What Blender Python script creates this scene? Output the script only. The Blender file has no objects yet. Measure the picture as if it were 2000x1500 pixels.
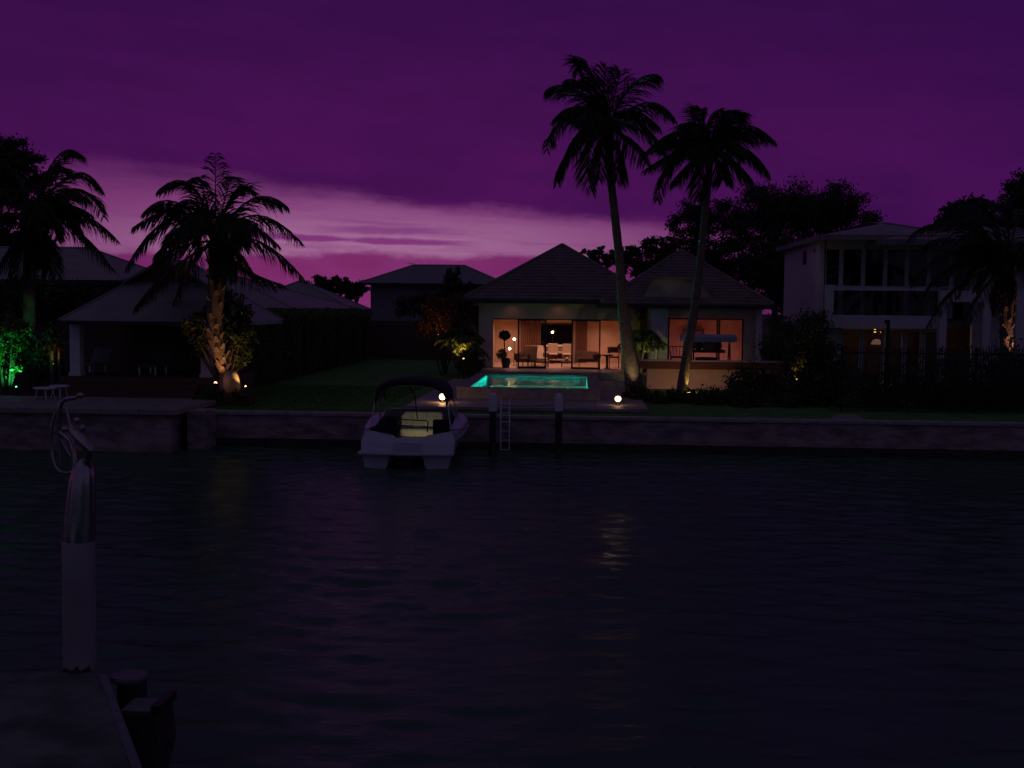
import bpy, math, random
import numpy as np
from mathutils import Vector, Matrix, Euler
SC = bpy.context.scene
COL = SC.collection
R = math.radians
random.seed(7)
rng = np.random.default_rng(7)

# ------------------------------------------------------------------ camera
FPX = 2400.0                                   # focal length in pixels of the 2000 px wide photograph
cam_d = bpy.data.cameras.new('camera')
cam_d.sensor_width = 36.0
cam_d.lens = FPX / 2000 * 36
cam_d.clip_start = 0.1
cam_d.clip_end = 3000
cam = bpy.data.objects.new('camera', cam_d)
COL.objects.link(cam)
CAM = Vector((0, 0, 3.2))
ROT = (Matrix.Rotation(math.atan(130 / FPX), 4, 'Z') @ Matrix.Rotation(R(90) - math.atan(150 / FPX), 4, 'X')
       @ Matrix.Rotation(0.0105, 4, 'Z'))
cam.matrix_world = Matrix.Translation(CAM) @ ROT
SC.camera = cam

# ------------------------------------------------------------------ sky
world = bpy.data.worlds.new('World')
SC.world = world
world.use_nodes = True
nt = world.node_tree
nt.nodes.clear()


def N(tree, kind, **kw):
    n = tree.nodes.new(kind)
    for k, v in kw.items():
        setattr(n, k, v)
    return n


def math_node(tree, op, a, b=None, c=None, clamp=False):
    n = N(tree, 'ShaderNodeMath', operation=op, use_clamp=clamp)
    for i, x in enumerate((a, b, c)):
        if x is None:
            continue
        if isinstance(x, (int, float)):
            n.inputs[i].default_value = x
        else:
            tree.links.new(x, n.inputs[i])
    return n.outputs[0]


def mix_node(tree, fac, a, b, mode='MIX'):
    n = N(tree, 'ShaderNodeMix', data_type='RGBA', blend_type=mode)
    for sock, x in ((n.inputs[0], fac), (n.inputs[6], a), (n.inputs[7], b)):
        if isinstance(x, (int, float)):
            sock.default_value = x
        elif isinstance(x, tuple):
            sock.default_value = (*x, 1)
        else:
            tree.links.new(x, sock)
    return n.outputs[2]


def sstep(tree, x, lo, hi):
    n = N(tree, 'ShaderNodeMapRange', interpolation_type='SMOOTHSTEP')
    tree.links.new(x, n.inputs[0])
    for i, v in ((1, lo), (2, hi)):
        if isinstance(v, (int, float)):
            n.inputs[i].default_value = v
        else:
            tree.links.new(v, n.inputs[i])
    return n.outputs[0]


def noise(tree, vec, scale, detail=4, rough=0.55):
    n = N(tree, 'ShaderNodeTexNoise')
    n.inputs['Scale'].default_value = scale
    n.inputs['Detail'].default_value = detail
    n.inputs['Roughness'].default_value = rough
    if vec is not None:
        tree.links.new(vec, n.inputs['Vector'])
    return n.outputs[0]


tc = N(nt, 'ShaderNodeTexCoord')
sep = N(nt, 'ShaderNodeSeparateXYZ')
nt.links.new(tc.outputs['Generated'], sep.inputs[0])
SX, SY, SZ = sep.outputs
az = math_node(nt, 'ARCTAN2', SX, SY)                       # 0 along +Y, the sunset side
el = math_node(nt, 'ARCSINE', SZ)
# stretched coordinates for banded stratus
cmb = N(nt, 'ShaderNodeCombineXYZ')
nt.links.new(math_node(nt, 'MULTIPLY', az, 2.2), cmb.inputs[0])
nt.links.new(math_node(nt, 'MULTIPLY_ADD', az, 1.6, math_node(nt, 'MULTIPLY', el, 20)), cmb.inputs[1])
n_band = noise(nt, cmb.outputs[0], 2.3, 5, 0.5)
cmb2 = N(nt, 'ShaderNodeCombineXYZ')
nt.links.new(math_node(nt, 'MULTIPLY', az, 3.0), cmb2.inputs[0])
nt.links.new(math_node(nt, 'MULTIPLY', el, 6.0), cmb2.inputs[1])
n_big = noise(nt, cmb2.outputs[0], 1.6, 4, 0.5)
# fine, strongly stretched noise for ragged cloud edges and streaks
cmb3 = N(nt, 'ShaderNodeCombineXYZ')
nt.links.new(math_node(nt, 'MULTIPLY', az, 5.0), cmb3.inputs[0])
nt.links.new(math_node(nt, 'MULTIPLY_ADD', az, 2.2, math_node(nt, 'MULTIPLY', el, 62)), cmb3.inputs[1])
n_fine = noise(nt, cmb3.outputs[0], 1.5, 7, 0.62)
cmb4 = N(nt, 'ShaderNodeCombineXYZ')
nt.links.new(math_node(nt, 'MULTIPLY', az, 16.0), cmb4.inputs[0])
nt.links.new(math_node(nt, 'MULTIPLY', el, 30.0), cmb4.inputs[1])
n_lump = noise(nt, cmb4.outputs[0], 1.4, 6, 0.6)
def off(n, amp): return math_node(nt, 'MULTIPLY', math_node(nt, 'SUBTRACT', n, 0.5), amp)
# edge of the heavy cloud deck, falling from the left to the right
edge = math_node(nt, 'MINIMUM', math_node(nt, 'MULTIPLY_ADD', az, -0.080, 0.0695), 0.0830)
edge = math_node(nt, 'ADD', edge, math_node(nt, 'ADD', off(n_band, 0.020), math_node(nt, 'ADD', off(n_lump, 0.014), off(n_fine, 0.010))))
soft = math_node(nt, 'MULTIPLY_ADD', sstep(nt, math_node(nt, 'MULTIPLY', az, -1.0), 0.12, 0.42), 0.026, 0.009)
deck = sstep(nt, el, math_node(nt, 'SUBTRACT', edge, 0.005), math_node(nt, 'ADD', edge, soft))
# colours of the deck
front = sstep(nt, SY, -0.5, 0.85)
c_low = mix_node(nt, sstep(nt, n_big, 0.35, 0.7), (0.086, 0.0065, 0.096), (0.052, 0.0048, 0.072))
c_high = (0.034, 0.0042, 0.062)
c_mid = mix_node(nt, sstep(nt, el, 0.06, 0.30), c_low, c_high)
c_mid = mix_node(nt, math_node(nt, 'MULTIPLY', sstep(nt, n_big, 0.40, 0.66), 0.34), c_mid, (0.070, 0.007, 0.090))
c_mid = mix_node(nt, math_node(nt, 'MULTIPLY', sstep(nt, n_band, 0.40, 0.62), 0.30), c_mid, mix_node(nt, 1.0, c_mid, (0.74, 0.8, 0.82), 'MULTIPLY'))
c_mid = mix_node(nt, math_node(nt, 'MULTIPLY', sstep(nt, n_lump, 0.42, 0.66), 0.16), c_mid, mix_node(nt, 1.0, c_mid, (1.35, 1.2, 1.25), 'MULTIPLY'))
c_top = mix_node(nt, sstep(nt, el, 0.36, 0.95), c_mid, (0.023, 0.031, 0.030))
c_top = mix_node(nt, 1.0, c_top, (0.87, 0.90, 0.95), 'MULTIPLY')
c_deck = mix_node(nt, sstep(nt, az, 0.0, 0.5), c_top, mix_node(nt, 1.0, c_top, (0.72, 0.80, 0.90), 'MULTIPLY'))
c_deck = mix_node(nt, front, (0.034, 0.027, 0.066), c_deck)
# clear strip under the deck
glow = sstep(nt, math_node(nt, 'ABSOLUTE', math_node(nt, 'ADD', az, 0.18)), 0.37, 0.02)
bright = sstep(nt, math_node(nt, 'ADD', el, off(n_fine, 0.030)), 0.086, 0.046)
c_glow = mix_node(nt, bright, (0.215, 0.052, 0.185), (0.345, 0.135, 0.285))
c_strip = mix_node(nt, glow, (0.135, 0.018, 0.125), c_glow)
c_strip = mix_node(nt, math_node(nt, 'MULTIPLY', sstep(nt, n_fine, 0.48, 0.66), 0.40), c_strip, (0.20, 0.040, 0.17))
low_haze = sstep(nt, math_node(nt, 'ADD', el, math_node(nt, 'ADD', off(n_band, 0.010), off(n_lump, 0.016))), 0.0445, 0.0375)
c_strip = mix_node(nt, low_haze, c_strip, mix_node(nt, glow, (0.11, 0.013, 0.095), mix_node(nt, sstep(nt, n_lump, 0.35, 0.7), (0.188, 0.022, 0.128), (0.205, 0.030, 0.150))))
# ragged dark streaks
def streak(e0, tilt, w, a0, a1):
    d = math_node(nt, 'ABSOLUTE', math_node(nt, 'SUBTRACT', math_node(nt, 'MULTIPLY_ADD', az, tilt, el), e0))
    d = math_node(nt, 'ADD', d, math_node(nt, 'ADD', off(n_lump, 0.0075), off(n_fine, 0.005)))
    m = sstep(nt, d, w, w * 0.25)
    m = math_node(nt, 'MULTIPLY', m, sstep(nt, az, a0, a0 + 0.07))
    return math_node(nt, 'MULTIPLY', m, sstep(nt, az, a1, a1 - 0.05))
c_strip = mix_node(nt, math_node(nt, 'MULTIPLY', streak(0.0485, 0.022, 0.0032, -0.34, -0.07), 0.9), c_strip, (0.185, 0.026, 0.16))
c_strip = mix_node(nt, math_node(nt, 'MULTIPLY', streak(0.0605, 0.000, 0.0042, -0.24, -0.085), 0.75), c_strip, (0.19, 0.034, 0.175))
c_strip = mix_node(nt, front, (0.034, 0.027, 0.066), c_strip)
c_sky = mix_node(nt, deck, c_strip, c_deck)
below = sstep(nt, el, -0.02, 0.0)
c_sky = mix_node(nt, below, (0.004, 0.003, 0.006), c_sky)
nish = N(nt, 'ShaderNodeTexSky', sky_type='NISHITA')
nish.sun_disc = False
nish.sun_elevation = R(-4)
nish.sun_rotation = R(-8)
bg1 = N(nt, 'ShaderNodeBackground')
nt.links.new(c_sky, bg1.inputs[0])
bg1.inputs[1].default_value = 1.0
bg2 = N(nt, 'ShaderNodeBackground')
nt.links.new(nish.outputs[0], bg2.inputs[0])
bg2.inputs[1].default_value = 0.002
add = N(nt, 'ShaderNodeAddShader')
out = N(nt, 'ShaderNodeOutputWorld')
nt.links.new(bg1.outputs[0], add.inputs[0])
nt.links.new(bg2.outputs[0], add.inputs[1])
nt.links.new(add.outputs[0], out.inputs[0])

# the last light of the sun, already under the cloud: one very weak, wide lamp from the sunset side
sun_d = bpy.data.lights.new('sun', 'SUN')
sun_d.energy = 0.004
sun_d.angle = R(20)
sun_d.color = (1.0, 0.45, 0.7)
sun = bpy.data.objects.new('sun', sun_d)
COL.objects.link(sun)
sun.rotation_euler = (R(-86), 0, R(8))

SC.view_settings.view_transform = 'Standard'
SC.view_settings.look = 'None'
SC.view_settings.exposure = 0.0
SC.view_settings.gamma = 1.0
SC.view_settings.use_curve_mapping = False
SC.cycles.use_denoising = True
SC.cycles.sample_clamp_indirect = 4.0
SC.cycles.max_bounces = 8
SC.cycles.transparent_max_bounces = 16
SC.cycles.caustics_reflective = False
SC.cycles.caustics_refractive = False

# ------------------------------------------------------------------ helpers
def ray(px, py):
    return (ROT.to_3x3() @ Vector(((px - 1000) / FPX, -(py - 750) / FPX, -1)))


def P(px, py, Y):
    """world point that the photograph shows at this pixel, at distance Y along the garden axis"""
    d = ray(px, py)
    return CAM + d * (Y / d.y)


def PZ(px, py, z):
    d = ray(px, py)
    return CAM + d * ((z - CAM.z) / d.z)


WL = {}


def wloc(o):
    return WL.get(o.name, Vector((0, 0, 0)))


def new_obj(name, me, parent=None):
    o = bpy.data.objects.new(name, me)
    COL.objects.link(o)
    if parent is not None:
        o.parent = parent
        WL[o.name] = wloc(parent).copy()
    return o


def thing(name, label, cat, loc, group=None, kind=None):
    o = bpy.data.objects.new(name, None)
    COL.objects.link(o)
    o.empty_display_size = 0.2
    o.location = loc
    WL[o.name] = Vector(loc)
    return tag(o, label, cat, group, kind)


def tag(o, label=None, cat=None, group=None, kind=None):
    if label: o['label'] = label
    if cat: o['category'] = cat
    if group: o['group'] = group
    if kind: o['kind'] = kind
    return o


def copy_tree(o, parent=None):
    c = o.copy()
    COL.objects.link(c)
    WL[c.name] = wloc(o).copy()
    if parent is not None:
        c.parent = parent
    for ch in list(o.children):
        copy_tree(ch, c)
    return c


class MB:
    def __init__(s):
        s.v, s.f, s.sm = [], [], []

    def add(s, vs, fs, smooth=False):
        b = len(s.v)
        s.v += [tuple(v) for v in vs]
        s.f += [tuple(b + i for i in f) for f in fs]
        s.sm += [smooth] * len(fs)
        return s

    def box(s, x0, x1, y0, y1, z0, z1):
        x0, x1 = min(x0, x1), max(x0, x1); y0, y1 = min(y0, y1), max(y0, y1); z0, z1 = min(z0, z1), max(z0, z1)
        return s.add([(x0, y0, z0), (x1, y0, z0), (x1, y1, z0), (x0, y1, z0), (x0, y0, z1), (x1, y0, z1), (x1, y1, z1), (x0, y1, z1)],
                     [(0, 3, 2, 1), (4, 5, 6, 7), (0, 1, 5, 4), (1, 2, 6, 5), (2, 3, 7, 6), (3, 0, 4, 7)])

    def bbox(s, x0, x1, y0, y1, z0, z1, b=0.02):
        """box with chamfered top and vertical edges"""
        def ring(i, z):
            return [(x0 + i + b, y0 + i, z), (x1 - i - b, y0 + i, z), (x1 - i, y0 + i + b, z), (x1 - i, y1 - i - b, z),
                    (x1 - i - b, y1 - i, z), (x0 + i + b, y1 - i, z), (x0 + i, y1 - i - b, z), (x0 + i, y0 + i + b, z)]
        vs = ring(0, z0) + ring(0, z1 - b) + ring(b * 0.7, z1)
        fs = [tuple(range(7, -1, -1)), tuple(range(16, 24))]
        for k in (0, 8):
            fs += [(k + i, k + (i + 1) % 8, k + 8 + (i + 1) % 8, k + 8 + i) for i in range(8)]
        return s.add(vs, fs)

    def bar(s, p, q, w, h=None):
        h = h or w
        p, q = Vector(p), Vector(q)
        d = (q - p).normalized()
        a = d.cross(Vector((0, 0, 1)))
        if a.length < 1e-3: a = Vector((1, 0, 0))
        a.normalize(); b = a.cross(d)
        vs = []
        for c in (p, q):
            vs += [c + a * w / 2 + b * h / 2, c - a * w / 2 + b * h / 2, c - a * w / 2 - b * h / 2, c + a * w / 2 - b * h / 2]
        return s.add(vs, [(0, 1, 2, 3), (7, 6, 5, 4), (0, 4, 5, 1), (1, 5, 6, 2), (2, 6, 7, 3), (3, 7, 4, 0)])

    def tube(s, pts, rad, n=8):
        pts = [Vector(p) for p in pts]
        if not hasattr(rad, '__len__'): rad = [rad] * len(pts)
        vs, fs = [], []
        a = None
        for i, p in enumerate(pts):
            d = (pts[min(i + 1, len(pts) - 1)] - pts[max(i - 1, 0)])
            d = d.normalized() if d.length > 1e-9 else Vector((0, 0, 1))
            if a is None:
                a = d.cross(Vector((0.3, 1, 0.1)))
                if a.length < 1e-3: a = d.cross(Vector((1, 0, 0)))
            a = (a - d * a.dot(d)).normalized()
            b = d.cross(a)
            for k in range(n):
                t = 2 * math.pi * k / n
                vs.append(p + (a * math.cos(t) + b * math.sin(t)) * rad[i])
        for i in range(len(pts) - 1):
            for k in range(n):
                fs.append((i * n + k, i * n + (k + 1) % n, (i + 1) * n + (k + 1) % n, (i + 1) * n + k))
        s.add(vs, fs, True)
        m = (len(pts) - 1) * n
        return s.add(vs[:n], [tuple(range(n - 1, -1, -1))]).add(vs[m:m + n], [tuple(range(n))])

    def lathe(s, prof, c, n=20):
        c = Vector(c)
        vs, fs = [], []
        for r, z in prof:
            for k in range(n):
                t = 2 * math.pi * k / n
                vs.append((c.x + r * math.cos(t), c.y + r * math.sin(t), c.z + z))
        for i in range(len(prof) - 1):
            for k in range(n):
                fs.append((i * n + k, i * n + (k + 1) % n, (i + 1) * n + (k + 1) % n, (i + 1) * n + k))
        m = (len(prof) - 1) * n
        return s.add(vs, fs, True).add(vs[:n], [tuple(range(n - 1, -1, -1))]).add(vs[m:], [tuple(range(n))])

    def prism(s, pts, ext):
        """closed polygon pts (3-D) extruded by the vector ext"""
        pts = [Vector(p) for p in pts]
        e = Vector(ext)
        n = len(pts)
        vs = pts + [p + e for p in pts]
        fs = [tuple(range(n)), tuple(range(2 * n - 1, n - 1, -1))]
        fs += [(i, n + i, n + (i + 1) % n, (i + 1) % n) for i in range(n)]
        return s.add(vs, fs)

    def ball(s, c, rx, ry=None, rz=None, n=12, m=8):
        ry = ry or rx; rz = rz or rx
        c = Vector(c)
        vs, fs = [], []
        for i in range(m + 1):
            ph = math.pi * i / m
            for k in range(n):
                t = 2 * math.pi * k / n
                vs.append((c.x + rx * math.sin(ph) * math.cos(t), c.y + ry * math.sin(ph) * math.sin(t), c.z - rz * math.cos(ph)))
        for i in range(m):
            for k in range(n):
                fs.append((i * n + k, i * n + (k + 1) % n, (i + 1) * n + (k + 1) % n, (i + 1) * n + k))
        return s.add(vs, fs, True)

    def mesh(s, name, off, mat):
        me = bpy.data.meshes.new(name)
        me.from_pydata([(x - off.x, y - off.y, z - off.z) for x, y, z in s.v], [], s.f)
        me.polygons.foreach_set('use_smooth', s.sm)
        me.materials.append(mat)
        me.update()
        return me

    def build(s, name, mat, parent=None, bevel=0, own=False):
        off = wloc(parent) if parent is not None else Vector((0, 0, 0))
        if own:                                     # origin at the base of the mesh itself
            a = np.array(s.v)
            off2 = Vector(((a[:, 0].min() + a[:, 0].max()) / 2, (a[:, 1].min() + a[:, 1].max()) / 2, a[:, 2].min()))
        else:
            off2 = off
        o = new_obj(name, s.mesh(name, off2, mat), parent)
        if own:
            o.location = off2 - off
            WL[o.name] = off2.copy()
        if bevel:
            b = o.modifiers.new('bevel', 'BEVEL')
            b.width = bevel; b.segments = 2; b.limit_method = 'ANGLE'
        return o


def fast_mesh(name, verts, nper, mat, off):
    """verts: (n*nper, 3) array, each nper rows one face"""
    me = bpy.data.meshes.new(name)
    nv = len(verts); nf = nv // nper
    me.vertices.add(nv); me.loops.add(nv); me.polygons.add(nf)
    me.vertices.foreach_set('co', (verts - np.array(off)).astype(np.float32).ravel())
    me.loops.foreach_set('vertex_index', np.arange(nv, dtype=np.int32))
    me.polygons.foreach_set('loop_start', np.arange(0, nv, nper, dtype=np.int32))
    me.polygons.foreach_set('loop_total', np.full(nf, nper, dtype=np.int32))
    me.materials.append(mat)
    me.update(calc_edges=True)
    return me


def leaf_quads(centers, size, aspect=0.5, down=0.0):
    """one pointed quad per centre, turned at random"""
    n = len(centers)
    d = rng.normal(size=(n, 3)); d[:, 2] -= down
    d /= np.linalg.norm(d, axis=1, keepdims=True)
    e = rng.normal(size=(n, 3))
    w = np.cross(d, e); w /= np.linalg.norm(w, axis=1, keepdims=True) + 1e-9
    s = size * rng.uniform(0.6, 1.35, size=(n, 1))
    out = np.empty((n, 4, 3))
    out[:, 0] = centers - d * s * 0.5
    out[:, 1] = centers + w * s * aspect * 0.5
    out[:, 2] = centers + d * s * 0.5
    out[:, 3] = centers - w * s * aspect * 0.5
    return out.reshape(-1, 3)


def foliage(name, centers, size, mat, parent, aspect=0.5, down=0.0):
    off = wloc(parent) if parent is not None else Vector((0, 0, 0))
    return new_obj(name, fast_mesh(name, leaf_quads(np.asarray(centers), size, aspect, down), 4, mat, off), parent)


# ------------------------------------------------------------------ materials
MATS = {}


def mat(name, col, rough=0.7, metal=0.0, var=0.25, scale=6.0, bump=0.15, bscale=None, spec=0.5, stretch=None, col2=None, thresh=None):
    if name in MATS: return MATS[name]
    m = bpy.data.materials.new(name)
    m.use_nodes = True
    t = m.node_tree
    b = t.nodes['Principled BSDF']
    b.inputs['Roughness'].default_value = rough
    b.inputs['Metallic'].default_value = metal
    b.inputs['Specular IOR Level'].default_value = spec
    co = N(t, 'ShaderNodeTexCoord').outputs['Object']
    if stretch:
        mp = N(t, 'ShaderNodeMapping')
        mp.inputs['Scale'].default_value = stretch
        t.links.new(co, mp.inputs[0]); co = mp.outputs[0]
    nz = noise(t, co, scale, 6, 0.6)
    a = tuple(c * (1 - var) for c in col)
    c2 = col2 or tuple(min(1, c * (1 + var)) for c in col)
    lo, hi = thresh or (0.3, 0.7)
    t.links.new(mix_node(t, sstep(t, nz, lo, hi), a, c2), b.inputs['Base Color'])
    if bump:
        bm = N(t, 'ShaderNodeBump')
        bm.inputs['Strength'].default_value = bump
        bm.inputs['Distance'].default_value = 0.05
        t.links.new(noise(t, co, bscale or scale * 4, 4, 0.6), bm.inputs['Height'])
        t.links.new(bm.outputs[0], b.inputs['Normal'])
    MATS[name] = m
    return m


def emit(name, col, strength):
    m = bpy.data.materials.new(name)
    m.use_nodes = True
    t = m.node_tree
    b = t.nodes['Principled BSDF']
    b.inputs['Base Color'].default_value = (0.8, 0.8, 0.75, 1)
    b.inputs['Emission Color'].default_value = (*col, 1)
    b.inputs['Emission Strength'].default_value = strength
    MATS[name] = m
    return m


def leafmat(name, col, rough=0.55, var=0.4):
    if name in MATS: return MATS[name]
    m = bpy.data.materials.new(name)
    m.use_nodes = True
    t = m.node_tree
    b = t.nodes['Principled BSDF']
    b.inputs['Roughness'].default_value = rough
    b.inputs['Specular IOR Level'].default_value = 0.4
    g = N(t, 'ShaderNodeNewGeometry')
    a = tuple(c * (1 - var) for c in col); c2 = tuple(c * (1 + var) for c in col)
    cc = mix_node(t, g.outputs['Random Per Island'], a, c2)
    t.links.new(cc, b.inputs['Base Color'])
    tr = N(t, 'ShaderNodeBsdfTranslucent')
    t.links.new(cc, tr.inputs[0])
    mx = N(t, 'ShaderNodeMixShader')
    mx.inputs[0].default_value = 0.25
    o = t.nodes['Material Output']
    t.links.new(b.outputs[0], mx.inputs[1]); t.links.new(tr.outputs[0], mx.inputs[2]); t.links.new(mx.outputs[0], o.inputs[0])
    MATS[name] = m
    return m


def glass(name, tint, refl=1.5, rough=0.02, opac=0.0):
    """thin sheet: clear straight through, mirror-like at grazing angles"""
    m = bpy.data.materials.new(name)
    m.use_nodes = True
    t = m.node_tree
    t.nodes.remove(t.nodes['Principled BSDF'])
    tr = N(t, 'ShaderNodeBsdfTransparent'); tr.inputs[0].default_value = (*tint, 1)
    gl = N(t, 'ShaderNodeBsdfGlossy'); gl.inputs['Roughness'].default_value = rough
    fr = N(t, 'ShaderNodeFresnel'); fr.inputs[0].default_value = refl
    mx = N(t, 'ShaderNodeMixShader')
    t.links.new(fr.outputs[0], mx.inputs[0]); t.links.new(tr.outputs[0], mx.inputs[1]); t.links.new(gl.outputs[0], mx.inputs[2])
    t.links.new(mx.outputs[0], t.nodes['Material Output'].inputs[0])
    MATS[name] = m
    return m


M_CONC = mat('concrete', (0.34, 0.27, 0.25), 0.85, var=0.45, scale=1.3, bump=0.5, bscale=9, stretch=(1, 1, 3))
M_CAP = mat('coping', (0.36, 0.34, 0.32), 0.8, var=0.25, scale=2.5, bump=0.2)
M_DOCK = mat('dock_concrete', (0.13, 0.16, 0.125), 0.9, var=0.45, scale=2.2, bump=0.5, bscale=22)
M_PAVE = mat('paving', (0.30, 0.275, 0.25), 0.6, var=0.15, scale=3, bump=0.12)
M_STONE = mat('pool_stone', (0.34, 0.29, 0.27), 0.55, var=0.2, scale=4, bump=0.15)
M_WALL = mat('render_wall', (0.62, 0.54, 0.45), 0.85, var=0.08, scale=1.5, bump=0.15, bscale=30)
M_WARMWALL = mat('interior_plaster', (0.60, 0.44, 0.30), 0.85, var=0.08, scale=2, bump=0.05)
M_FLOOR = mat('interior_floor', (0.42, 0.29, 0.19), 0.45, var=0.15, scale=3, bump=0.05)
M_WHITE = mat('white_render', (0.66, 0.63, 0.64), 0.8, var=0.06, scale=1.5, bump=0.12, bscale=25)
M_TILE = mat('roof_tile', (0.20, 0.145, 0.135), 0.75, var=0.22, scale=2.5, bump=0.15, bscale=18)
M_METALROOF = mat('pale_roof', (0.30, 0.25, 0.26), 0.55, var=0.12, scale=2, bump=0.05)
M_GREYROOF = mat('grey_roof', (0.22, 0.2, 0.22), 0.7, var=0.2, scale=3, bump=0.15)
M_BRICK = mat('dark_brickwork', (0.14, 0.085, 0.07), 0.85, var=0.3, scale=5, bump=0.3)
M_FRAME = mat('dark_aluminium', (0.012, 0.011, 0.011), 0.4, var=0.1, bump=0)
M_BLACK = mat('black_metal', (0.010, 0.010, 0.011), 0.45, var=0.2, bump=0.05)
M_TIMBER = mat('dark_timber', (0.11, 0.055, 0.035), 0.65, var=0.35, scale=3, stretch=(1, 9, 9), bump=0.25)
M_WOOD = mat('warm_timber', (0.22, 0.12, 0.06), 0.5, var=0.3, scale=4, stretch=(1, 8, 8), bump=0.1)
M_PAINT = mat('white_paint', (0.76, 0.76, 0.78), 0.5, var=0.08, scale=3, bump=0.06)
M_GEL = mat('gelcoat', (0.55, 0.56, 0.62), 0.22, var=0.04, scale=2, bump=0)
M_GELGREY = mat('gelcoat_grey', (0.40, 0.41, 0.45), 0.3, var=0.05, scale=2, bump=0)
M_VINYL = mat('cream_vinyl', (0.62, 0.60, 0.48), 0.5, var=0.15, scale=5, bump=0.2)
M_NAVY = mat('dark_canvas', (0.022, 0.020, 0.034), 0.8, var=0.25, scale=9, bump=0.2)
M_CANVAS = mat('pale_canvas', (0.40, 0.41, 0.52), 0.8, var=0.1, scale=4, bump=0.1)
M_CHROME = mat('polished_steel', (0.40, 0.385, 0.37), 0.14, metal=1.0, var=0.1, scale=5, bump=0.03)
M_ALU = mat('satin_steel', (0.60, 0.60, 0.62), 0.32, metal=0.9, var=0.1, bump=0)
M_PILE = mat('wet_pile', (0.045, 0.038, 0.034), 0.8, var=0.45, scale=4, bump=0.5, stretch=(1, 1, 0.4))
M_GROUND = mat('garden_soil', (0.035, 0.032, 0.024), 0.95, var=0.4, scale=2, bump=0.4)
M_LAWN = mat('lawn_turf', (0.085, 0.24, 0.04), 0.9, var=0.3, scale=1.5, bump=0.5, bscale=60)
M_BLADE = leafmat('grass_blade', (0.08, 0.23, 0.035))
M_LEAF = leafmat('dark_leaf', (0.075, 0.075, 0.05))
M_HEDGE = leafmat('hedge_leaf', (0.10, 0.16, 0.05))
M_SHRUB = leafmat('shrub_leaf', (0.07, 0.10, 0.035))
M_RED = leafmat('red_blossom', (0.15, 0.075, 0.035))
M_PALM = leafmat('palm_leaf', (0.06, 0.07, 0.04), 0.45)
M_PALM2 = leafmat('bright_palm_leaf', (0.13, 0.17, 0.05), 0.45)
M_TRUNK = mat('palm_bark', (0.19, 0.145, 0.11), 0.9, var=0.4, scale=5, bump=0.7, bscale=14, stretch=(1, 1, 5))
M_BARK = mat('tree_bark', (0.07, 0.055, 0.045), 0.9, var=0.4, scale=5, bump=0.6)
M_BOULDER = mat('pale_boulder', (0.36, 0.29, 0.23), 0.85, var=0.2, scale=3, bump=0.3)
M_POT = mat('glazed_pot', (0.03, 0.055, 0.065), 0.3, var=0.2, bump=0.05)
M_CUSH = mat('cream_fabric', (0.62, 0.52, 0.38), 0.9, var=0.1, scale=12, bump=0.1)
M_BROWN = mat('brown_fabric', (0.11, 0.06, 0.035), 0.9, var=0.2, scale=12, bump=0.1)
M_CURT = mat('brown_curtain', (0.22, 0.11, 0.06), 0.9, var=0.15, scale=8, stretch=(6, 6, 0.3), bump=0.1)
M_DARKGLASS = glass('dark_window_glass', (0.55, 0.5, 0.5))
M_GLASS = glass('door_glass', (0.93, 0.92, 0.9), 1.35)
M_DIMWALL = mat('mauve_render', (0.26, 0.22, 0.24), 0.85, var=0.1, scale=1.5, bump=0.1)
M_LOUNGE = mat('lounger_fabric', (0.20, 0.19, 0.19), 0.9, var=0.1, scale=10, bump=0.1)
M_LOUNGE2 = mat('lounger_fabric_dark', (0.10, 0.10, 0.105), 0.9, var=0.1, scale=10, bump=0.1)
M_CAPGREY = mat('pile_cap', (0.17, 0.17, 0.18), 0.6, var=0.2, scale=4, bump=0.1)
M_POSTP = mat('shaded_sleeve', (0.33, 0.32, 0.315), 0.38, var=0.12, scale=2, bump=0.08)  # white post paint greyed: shade of the near bank put into the colour
M_ROPE = mat('mooring_rope', (0.12, 0.11, 0.10), 0.9, var=0.3, bump=0.2)


def lamp(kind, loc, energy, col, parent, size=0.05, target=None, spot=None, blend=0.6, name='bulb'):
    l = bpy.data.lights.new(name, kind)
    l.energy = energy
    l.color = col
    if kind in ('POINT', 'SPOT'): l.shadow_soft_size = size
    if kind == 'AREA': l.size = size
    o = bpy.data.objects.new(name, l)
    COL.objects.link(o)
    o.parent = parent
    o.location = Vector(loc) - wloc(parent)
    if target is not None:
        o.rotation_euler = (Vector(target) - Vector(loc)).to_track_quat('-Z', 'Y').to_euler()
    if spot:
        l.spot_size = R(spot); l.spot_blend = blend
    return o


def pbox(mb, x0, x1, y0, y1, Y, depth):
    """box whose front face, at distance Y, fills this rectangle of the photograph"""
    a = P(x0, (y0 + y1) / 2, Y); b = P(x1, (y0 + y1) / 2, Y)
    t = P((x0 + x1) / 2, y0, Y); u = P((x0 + x1) / 2, y1, Y)
    return mb.box(a.x, b.x, Y, Y + depth, u.z, t.z)


WAT = -1.02        # water level; the lawn is at 0

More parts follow.
